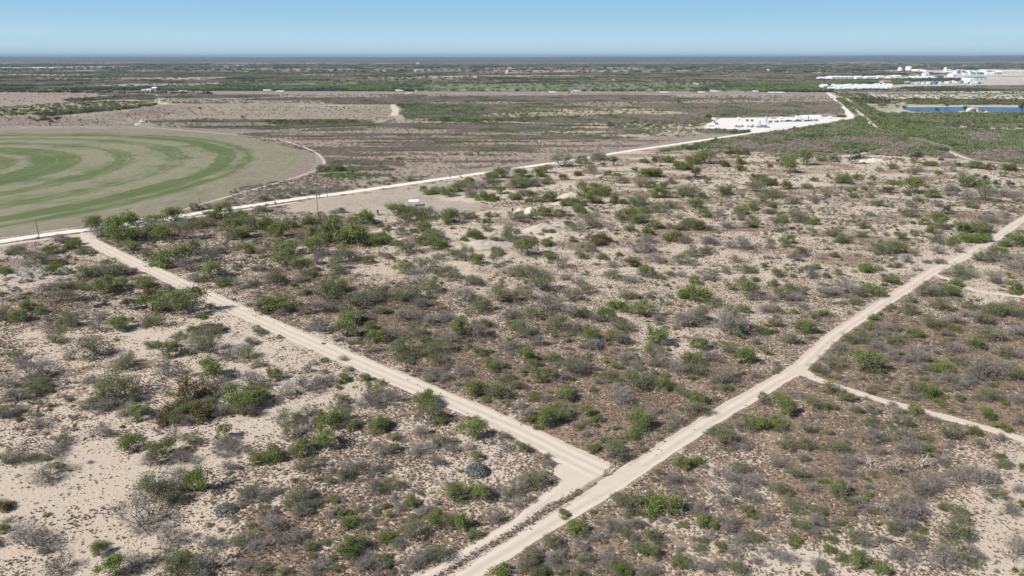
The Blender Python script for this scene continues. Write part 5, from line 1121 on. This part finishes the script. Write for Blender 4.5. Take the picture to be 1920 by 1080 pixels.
# simple far buildings
def hall(u, v, wpx, d, h, label, roof=W_, wall=W_, name='warehouse', cat='building', grp=None, rz=.1, pitch=.18, door=True):
    w = wpx*mpp(u, v); e = empty(name, G3(u, v), rz); tag(e, label, cat, grp)
    MB().box(-w/2, w/2, 0, d, 0, h).build('wall', [wall], e)
    MB().gable(-w/2, w/2, 0, d, h+.01, h+min(d*pitch, 3.5), oh=.4).build('roof', [roof], e)
    if door:
        n = max(1, int(w/14))
        for i in range(min(n, 5)):
            x = -w/2+w*(i+.5)/min(n, 5); MB().box(x-2, x+2, -.06, 0, 0, h*.7).build('door', [GRY], e)
    return e
def unit_(u, v, wpx, d, h, label, mat=W_, name='trailer', cat='trailer', grp=None, rz=0, z=0):
    w = wpx*mpp(u, v); m_ = MB(); m_.box(-w/2, w/2, -d/2, d/2, .5, h, bev=.15)
    for x in (-w*.3, w*.3): m_.box(x-.6, x+.6, -d/2+.1, d/2-.1, 0, .5, 1)
    o = m_.build(name, [mat, DK], None, G3(u, v, z), rz); tag(o, label, cat, grp); return o
# far industrial camp right of the highway crossing
hall(1580, 149.6, 44, 45, 9, 'long white warehouse behind the green woods past the camp')
for u, v, w, n_ in ((1612, 149.4, 13, 'first'), (1634, 149.4, 19, 'second'), (1653, 148.6, 14, 'third'), (1672, 149, 8, 'fourth'), (1684, 147.4, 14, 'fifth')):
    hall(u, v, w, 26, 9, f'{n_} of the low white sheds lined up beyond the long warehouse', name='shed', cat='shed', grp='low white sheds', door=False)
hall(1542, 149.6, 12, 22, 6, 'small white shed at the west end of the warehouse row', name='shed', cat='shed', door=False)
for i in range(16):
    u = 1708+i*2.9; v = 144.6+(i % 4)*1.0
    unit_(u, v, 4.4, 14, 4+(i % 3)*1.2, 'pale teal tank shed in the packed yard beyond the sheds', WG, 'tank_shed', 'shed', 'pale teal sheds in the yard')
hall(1738, 142.8, 8, 22, 11, 'white block rising over the pale teal yard', name='plant_building')
hall(1760, 147.4, 5, 16, 9, 'first of two blue buildings right of the teal yard', BLU, BLU, 'plant_building', grp='blue buildings')
hall(1766.5, 147.4, 5, 16, 9, 'second of two blue buildings right of the teal yard', BLU, BLU, 'plant_building', grp='blue buildings')
hall(1791, 144.2, 11, 30, 10, 'isolated white shed above the green strip', name='shed', cat='shed')
hall(1728, 133.7, 17, 50, 8, 'white plant building at the far works left end')
hall(1749, 134, 26, 50, 7, 'long blue roofed plant building at the far works', BLU, W_)
hall(1690, 132.2, 2.5, 30, 14, 'tiny white building alone west of the far works', door=False); hall(1707, 132.1, 4, 40, 20, 'small white block just west of the far works', door=False)
# the tall works tower
e = empty('works_tower', G3(1773.5, 132.6)); tag(e, 'tall tapering white works tower standing above the far plant', 'tower')
s_ = mpp(1773.5, 132.6)
MB().add([(-3*s_, 0, 0), (3*s_, 0, 0), (3*s_, 5*s_, 0), (-3*s_, 5*s_, 0), (-1.3*s_, 1*s_, 5.4*s_), (1.3*s_, 1*s_, 5.4*s_), (1.3*s_, 4*s_, 5.4*s_), (-1.3*s_, 4*s_, 5.4*s_)], [(0, 1, 5, 4), (1, 2, 6, 5), (2, 3, 7, 6), (3, 0, 4, 7), (4, 5, 6, 7)]).build('shaft', [W_], e)
MB().box(-.9*s_, .9*s_, 1.4*s_, 3.6*s_, 5.41*s_, 6.6*s_).build('head', [W_], e); MB().tube((0, 2.5*s_, 6.6*s_), (0, 2.5*s_, 9*s_), .1*s_, .05*s_, 6).build('mast', [GRY], e)
rnd = random.Random(4)
for i in range(34):
    u = 1776+i*3.0+rnd.uniform(-1, 1); v = 134.5+rnd.uniform(-.6, 5.5)
    if 1848 < u < 1878 and v < 137: v += 3
    hall(u, v, rnd.uniform(2.5, 7), 20, rnd.uniform(4, 10), 'small white works building amid the far plant sprawl', rnd.choice([W_, W_, W_, BLU, GRY]), rnd.choice([W_, W_, BLU, GRY]), 'works_building', 'building', 'works buildings of the far plant', rz=rnd.uniform(-.1, .1), door=False)
hall(1862, 135.8, 29, 60, 10, 'largest white works hall right of the tower')
hall(1900, 136.6, 46, 60, 7, 'low white hall at the works right end')
hall(1836, 150.8, 34, 45, 8, 'white hall with a green roof in front of the plant', TEAL, W_)
hall(1823, 153.3, 10, 24, 8, 'small white annex before the green roofed hall', name='shed', cat='shed')
for i in range(34):
    u = 1700+i*4.2+rnd.uniform(-1.5, 1.5); v = 157.2+rnd.uniform(-1.9, 1.7)
    unit_(u, v, rnd.uniform(3, 6), 5, rnd.uniform(4, 7.5), 'parked white trailer in the yard behind the dark brush strip', rnd.choice([W_, W_, W_, BLU, GAL, STK]), 'parked_trailer', 'trailer', 'trailers parked in the yard', rz=rnd.uniform(-.3, .3))
hall(1664, 157.3, 15, 24, 7, 'terracotta roofed house between the camp and the sheds', TER, TAN, 'house', 'house', door=False)
MB().tube((0, 0, 0), (3, 0, 26), .6, .3, 6).build('crane', [RED], None, G3(1583, 161)); tag(bpy.data.objects['crane'], 'thin red crane boom over the green woods by the camp', 'crane')
# rows of pale cabins: the workers camp
camp = None
hall(1548, 167, 9, 22, 8, 'white gabled hall at the camp entrance by the highway', name='camp_hall')
for rw in range(5):
    for i in range(25):
        u = 1553+i*4.75+rw*2.1; v = 169.2-rw*1.75-i*.055
        if u > 1672: continue
        if camp is None:
            w = 4.0*mpp(u, v); m_ = MB(); m_.box(-w/2, w/2, -4, 4, .3, 3.9); m_.gable(-w/2, w/2, -4, 4, 3.91, 5.6, 1, oh=.3)
            camp = m_.build('cabin', [W_, WG], None, G3(u, v)); o = camp
        else: o = camp.copy(); COL.objects.link(o); o.location = G3(u, v)
        o.scale = (rnd.uniform(.75, 1.05), 1, rnd.uniform(.8, 1.35)); o.rotation_euler = (0, 0, rnd.uniform(-.06, .06))
        tag(o, 'pale teal roofed cabin in the packed rows of the workers camp', 'cabin', 'cabins of the workers camp')
for i in range(9):
    unit_(1674+i*4.4, 166.2-i*.35+rnd.uniform(-.6, .6), 4, 4, 4, 'loose white trailer trailing off the camp rows', W_, 'parked_trailer', 'trailer', 'trailers beyond the camp')
# white sheds far left
hall(6, 129.3, 26, 80, 7, 'pale teal greenhouse hall at the far left edge', WG, WG)
hall(60, 129.4, 44, 80, 7, 'long white hall of the far left works')
hall(92, 129.2, 24, 50, 5, 'low white hall tapering off the far left works')
for u, w in ((20.5, 3), (25.5, 4), (32, 5)): hall(u, 129.8, w, 40, 7, 'small white block between the two far left halls', name='works_building', grp='blocks between the far left halls', door=False)
# farmstead on the highway
hall(289, 171.2, 8, 14, 7, 'larger white farmhouse at the top of the farm lane', W_, TAN, 'farmhouse', 'house'); hall(278, 171.6, 9, 10, 4, 'low white barn left of the farmhouse', name='barn', cat='barn'); hall(268, 172, 6, 8, 3.5, 'small white shed at the west end of the farmstead', name='shed', cat='shed')
unit_(780, 171.3, 3.2, 3, 3, 'small white van behind the lane end on the highway', W_, 'van', 'van')
hall(783, 121.4, 5, 60, 16, 'tiny white building alone near the horizon above the lane', door=False); hall(951, 139.6, 3, 30, 12, 'tiny white shed alone in the mid brush country', name='shed', cat='shed', door=False)
unit_(1440, 135.2, 2.5, 20, 14, 'tiny white shed alone in the right brush country', W_, 'shed', 'shed')

# the caliche pad and what stands on it
def tent(u, v, wpx, label):
    w = wpx*mpp(u, v); e = empty('storage_tent', G3(u, v, .1), .12); tag(e, label, 'storage tent', 'long white storage tents')
    n = 10; vs = []; fs = []
    for x in (-w/2, w/2):
        for i in range(n+1): t = math.pi*i/n; vs.append((x, 4.5-4.5*math.cos(t), 4.6*math.sin(t)))
    fs = [(i, i+1, n+2+i, n+1+i) for i in range(n)]
    MB().add(vs, fs).build('canopy', [W_], e); MB().add([vs[i] for i in range(n+1)], [tuple(range(n, -1, -1))]).add([vs[n+1+i] for i in range(n+1)], [tuple(range(n+1))]).build('end_wall', [GAL], e)
tent(1509, 223.4, 13, 'shorter white storage tent on the pad by the tank'); tent(1529, 223.2, 25, 'longest white storage tent at the pad end')
unit_(1495, 224, 8, 5, 4.5, 'white storage container left of the tents on the pad', W_, 'container', 'container')
unit_(1556, 222.4, 6, 3, 3.2, 'lone white box trailer on the track beside the pad', W_, 'box_trailer', 'trailer')
e = empty('silo', G3(1436, 231.5, .1)); tag(e, 'tall pale vertical silo standing in the middle of the pad', 'silo')
MB().tube((0, 0, 1.4), (0, 0, 7.6), 1.35, 1.35, 20).tube((0, 0, 7.6), (0, 0, 8.2), 1.35, .4, 20).build('tank', [GAL], e)
for a in range(4): MB().tube((1.1*math.cos(a*1.571), 1.1*math.sin(a*1.571), 0), (1.1*math.cos(a*1.571), 1.1*math.sin(a*1.571), 1.6), .1, .1, 6).build('leg', [GRY], e)
e = empty('derrick', G3(1424, 239, .1)); tag(e, 'dark blue-grey drilling derrick on the near side of the pad', 'derrick')
b = MB()
for x, y in ((-1, -1), (1, -1), (1, 1), (-1, 1)): b.tube((x*1.8, y*1.8, 0), (x*.35, y*.35, 7.5), .16, .1, 5)
for z in (1.5, 3.2, 5): 
    k = 1.8-1.45*z/7.5
    for p, q in (((-1, -1), (1, -1)), ((1, -1), (1, 1)), ((1, 1), (-1, 1)), ((-1, 1), (-1, -1))): b.tube((p[0]*k, p[1]*k, z), (q[0]*k, q[1]*k, z+.9), .08, .08, 4)
b.build('tower', [STK], e); MB().box(-3.5, 3.5, -2.2, 2.2, 0, 1.2, bev=.1).build('base', [STK], e); MB().box(1.8, 4.2, -1.2, 1.2, 1.2, 2.8, bev=.1).build('engine', [GRY], e)
e = empty('pump_unit', G3(1437, 239.5, .1), .2); tag(e, 'grey pump unit with raised arm right of the derrick', 'pump')
MB().box(-3.5, 3.5, -1.2, 1.2, .2, 1.2, bev=.1).build('base', [GRY], e); MB().box(-2.8, -.6, -1, 1, 1.2, 3, bev=.1).build('engine', [STK], e); MB().tube((0, 0, 1.2), (2.8, 0, 4.6), .2, .15, 6).tube((2.8, 0, 4.6), (4, 0, 4.4), .15, .1, 6).build('arm', [STK], e)
MACH = [(1381, 238.5, STK), (1386, 239, GRY), (1391.5, 238.3, STK), (1403, 238.4, GRY), (1409.5, 239, STK), (1412, 237.5, GRY)]
for i, (u, v, mt) in enumerate(MACH):
    e = empty('pump_trailer', G3(u, v, .1), rnd.uniform(-.4, .6)); tag(e, 'small dark pump trailer on the near edge of the pad', 'pump trailer', 'pump trailers on the pad edge')
    MB().box(-2, 2, -.9, .9, .6, 1.1, bev=.06).build('frame', [mt], e); MB().box(-1.2, .8, -.7, .7, 1.1, 2.3, bev=.1).build('engine', [GRY], e)
    for y in (-.9, .9): MB().tube((-.6, y-.12, .42), (-.6, y+.12, .42), .42, .42, 10).build('wheel', [DK], e)
e = empty('water_tank', G3(1333, 237, .1)); tag(e, 'white tank and office box at the pad left corner', 'tank')
MB().tube((-3.5, 0, 1.7), (3.5, 0, 1.7), 1.5, 1.5, 16).build('tank', [W_], e); MB().box(-3, 3, -1, 1, 0, .5).build('base', [GRY], e)
unit_(1338, 225.6, 7, 3, 3.3, 'white site office on the pad far left corner', W_, 'site_office', 'site office')
unit_(1340, 230.4, 3, 2.4, 2.2, 'orange machine at the pad left side', ORG, 'site_machine', 'machine'); unit_(1346, 223.6, 1.8, 2, 3.6, 'upright orange machine beside the site office', ORG, 'site_machine', 'machine')
unit_(1343.5, 233.6, 5, 2.5, 2.4, 'grey machine at the pad left side behind the tank', STK, 'site_machine', 'machine')
unit_(1385, 225.2, 4.5, 3, 3.6, 'white tank box on the far side of the pad', W_, 'container', 'container')
unit_(1401, 227.3, 4, 2.5, 2.3, 'red machine on the far side of the pad', RED, 'site_machine', 'machine'); unit_(1410, 227.6, 3, 2.4, 2.2, 'black machine next to the red one on the pad', DK, 'site_machine', 'machine')
unit_(1450, 222.6, 9, 3, 2.2, 'low pale container behind the silo on the far pad edge', GAL, 'container', 'container'); unit_(1465, 222.8, 6, 3, 2.4, 'low white container on the far pad edge before the tents', W_, 'container', 'container')
n_c = 0
for i in range(25):
    u = 1442.5+i*3.7+rnd.uniform(-.7, .7); v = 229.2-i*.10+rnd.uniform(-.5, .5)
    if i in (2, 5): continue
    mt = (DK, STK, W_, GRY, DK)[i % 5]
    if i < 2 or i > 3 or True: pickup('pickup_truck', G3(u, v, .1), 1.3+rnd.uniform(-.2, .2), mt, 'pickup in the long row of vehicles parked across the pad', 'pickup truck', 'vehicles parked in a row on the pad')

# pavilion and boat at the big pond
e = empty('pavilion', G3(1825.5, 210.3, .1), .05); tag(e, 'white arched open pavilion on the shore of the big pond', 'pavilion')
n = 14; vs = []; fs = []
for k, (hh_, ww_) in enumerate(((5.6, 6.3), (4.6, 4.7))):
    for y in (0, 7):
        for i in range(n+1):
            t = math.pi*i/n; cx = math.copysign(abs(math.cos(t))**.45, -math.cos(t)); sz_ = abs(math.sin(t))**.45
            vs.append((cx*ww_, y, hh_*sz_))
o_, i_ = 0, 2*(n+1)
for i in range(n):
    fs += [(o_+i, o_+n+1+i, o_+n+2+i, o_+i+1), (i_+i, i_+i+1, i_+n+2+i, i_+n+1+i), (o_+i, o_+i+1, i_+i+1, i_+i), (o_+n+1+i, i_+n+1+i, i_+n+2+i, o_+n+2+i)]
MB().add(vs, fs).build('arch', [plain('cream_plaster', (.74, .68, .6), .8)], e); MB().box(-4.4, 4.4, 1, 6, .1, .8, bev=.05).build('deck', [WD], e)
e = empty('moored_boat', G3(1849.5, 211.6, .15), .2); tag(e, 'small white boat moored beside the pavilion', 'boat')
hv = []; 
for x, w, z in ((-3, 1.1, 1.1), (0, 1.3, 1.1), (2, .9, 1.2), (3.4, .05, 1.5)): hv += [(x, -w, z), (x, w, z), (x, w*.6, 0), (x, -w*.6, 0)]
hf = []
for s_ in range(3):
    b0 = s_*4
    for i in range(4): j = (i+1) % 4; hf.append((b0+i, b0+j, b0+4+j, b0+4+i))
hf += [(3, 2, 1, 0), (12, 13, 14, 15)]
MB().add(hv, hf).build('hull', [W_], e); MB().box(-1.2, .6, -.7, .7, 1.1, 2.3, bev=.15).build('cabin', [W_], e)
# trees by themselves round the big pond, and lone far trees
def ftree(u, v, wpx, kind, label, hk=1.0, name='pond_tree', grp=None, cat='tree'):
    q = PM[kind][rnd.randrange(len(PM[kind]))]; w = wpx*mpp(u, v)
    if kind == 'B': o = link(name, q['bush'])
    else:
        o = empty(name, (0, 0, 0))
        link('trunk', q['branches'], o); link('crown', q['foliage'], o)
    o.location = G3(u, v, .05); o.scale = (w, w, w*hk); o.rotation_euler = (0, 0, rnd.random()*6); tag(o, label, cat, grp)
ftree(1695, 205.8, 10, 'D', 'rounded grey-green tree at the left tip of the pond', 1.1); ftree(1682, 201.5, 9, 'O', 'loose olive tree on the bank left of the pond', .9)
ftree(1719, 210.2, 11, 'B', 'bare dark tree standing at the left shore of the pond', 1.1); ftree(1740, 209.2, 7, 'B', 'small bare bush in the water beyond the shore', .9)
ftree(1756.5, 209.6, 11, 'D', 'round green tree standing in the water at mid pond', .8); ftree(1774, 201.6, 9, 'D', 'dark bush on the far bank of the pond', .8)
ftree(1808, 210.4, 11, 'D', 'tall dark green tree on the shore left of the pavilion', 1.25); ftree(1840, 209.6, 12, 'B', 'grey bushy tree between the pavilion and the boat', .7)
ftree(1863, 212.4, 8, 'B', 'first bare tree standing in the water right of the boat', 1.1); ftree(1876, 213.4, 8, 'B', 'second bare tree standing in the water right of the boat', 1); ftree(1887.5, 212.4, 6, 'B', 'third bare tree standing in the water right of the boat', 1.2); ftree(1900, 213, 8, 'B', 'fourth bare tree standing in the water right of the boat', 1)
ftree(1916, 208.5, 15, 'D', 'big dark green tree cut by the frame at the pond right end', 1); ftree(1654, 201.5, 20, 'G', 'green tree clump on the pale meadow left of the pond', .6); ftree(1697, 190, 8, 'D', 'dark bush on the pasture above the pond tip', .8)
ftree(135.5, 185.6, 6, 'R', 'lone dark brown tree at the corner of the brown field', 1); ftree(375, 203.8, 6, 'R', 'lone dark round tree on the tan field edge', 1); ftree(316, 215.6, 6, 'D', 'lone dark bush beside the reddish soil', 1); ftree(457, 223.8, 9, 'D', 'lone dark round tree on the brush field border', 1)
ftree(97, 229.5, 12, 'R', 'dark brown bush above the pivot field', .7); ftree(72, 229.5, 7, 'D', 'small dark bush left of the brown bush above the pivot field', .8); ftree(275.5, 230.4, 6, 'D', 'dark bush beside the field lane bend', .9)
ftree(1328, 222.5, 13, 'D', 'dark tree pair at the pad far left corner', .8); ftree(1575, 220, 18, 'R', 'rust green tree clump where the road meets the pad', .6); ftree(1489, 241.5, 7, 'O', 'round olive tree on the near pad edge', 1.1)

# ---------- light, sky, haze, camera
EXPO = .36; SKG = 2**-EXPO
SUN_AZ = math.radians(180+24); SUN_EL = math.radians(41)   # direction towards the sun in the ground plane, from +X
sd = Vector((math.cos(SUN_AZ)*math.cos(SUN_EL), math.sin(SUN_AZ)*math.cos(SUN_EL), math.sin(SUN_EL)))
sl = bpy.data.lights.new('sun', 'SUN'); sl.energy = 4.9; sl.angle = math.radians(.5); sl.color = (1, .965, .91)
so = bpy.data.objects.new('sun', sl); COL.objects.link(so); so.rotation_euler = sd.to_track_quat('Z', 'Y').to_euler(); so.location = (0, 0, 200)
w = bpy.data.worlds.new('World'); SC.world = w; w.use_nodes = True; nt = w.node_tree
sk = nt.nodes.new('ShaderNodeTexSky'); sk.sky_type = 'NISHITA'; sk.sun_disc = False; sk.sun_elevation = SUN_EL; sk.sun_rotation = math.atan2(sd.x, sd.y)
sk.altitude = 0; sk.air_density = 1.0; sk.dust_density = 1.2; sk.ozone_density = 1.0
tc = N(nt, 'ShaderNodeTexCoord'); sx = N(nt, 'ShaderNodeSeparateXYZ'); nt.links.new(tc.outputs['Generated'], sx.inputs[0])
cr = N(nt, 'ShaderNodeValToRGB'); nt.links.new(math_n(nt, 'MULTIPLY', sx.outputs[2], 4), cr.inputs[0])   # the lowest quarter of the sky
el = cr.color_ramp.elements; el[0].position = 0; el[0].color = (.53, .725, .82, 1); el[1].position = 1; el[1].color = (.11, .27, .55, 1)
for p_, c_ in ((.02, (.50, .70, .81, 1)), (.10, (.46, .68, .81, 1)), (.20, (.34, .58, .765, 1)), (.33, (.27, .52, .75, 1))): e_ = el.new(p_); e_.color = c_
SKS = .07
low = N(nt, 'ShaderNodeVectorMath', operation='SCALE'); nt.links.new(cr.outputs[0], low.inputs[0]); low.inputs['Scale'].default_value = 1.06*SKG/SKS
nt.links.new(mixc(nt, smooth(nt, sx.outputs[2], .12, .35), low.outputs[0], sk.outputs[0]), nt.nodes['Background'].inputs[0]); nt.nodes['Background'].inputs[1].default_value = SKS
hm = bpy.data.materials.new('haze_air'); hm.use_nodes = True; nt = hm.node_tree; nt.nodes.remove(nt.nodes['Principled BSDF'])
pv = nt.nodes.new('ShaderNodeVolumePrincipled'); pv.inputs['Color'].default_value = (.40, .54, .70, 1); pv.inputs['Density'].default_value = .000032; pv.inputs['Anisotropy'].default_value = 0
nt.links.new(pv.outputs[0], nt.nodes['Material Output'].inputs['Volume'])
hz = MB().box(-64000, 64000, -2500, 63500, -3, 190).build('haze', [hm]); tag(hz, 'thin blue air between the camera and the horizon', kind='stuff')
cam = bpy.data.cameras.new('camera'); cam.sensor_width = 36; cam.lens = 36*F/1920; cam.clip_end = 200000; cam.clip_start = .5
co = bpy.data.objects.new('camera', cam); COL.objects.link(co); co.location = (0, 0, H); co.rotation_euler = (math.radians(90)-PITCH, 0, 0); SC.camera = co
SC.view_settings.view_transform = 'Standard'; SC.view_settings.look = 'None'; SC.view_settings.exposure = EXPO; SC.view_settings.gamma = 1
SC.cycles.max_bounces = 5; SC.cycles.diffuse_bounces = 2; SC.cycles.transmission_bounces = 2; SC.cycles.volume_bounces = 0; SC.cycles.transparent_max_bounces = 4; SC.cycles.caustics_reflective = False; SC.cycles.caustics_refractive = False
bad = [o for o in bpy.data.objects if o.get('label') and not 4 <= len(o['label'].replace('-', '').split()) <= 16]
print('label length faults', len(bad), [o['label'] for o in bad[:5]])
print('objects', len(SC.objects), 'individual plants', len(IND), 'rest', len(REST))
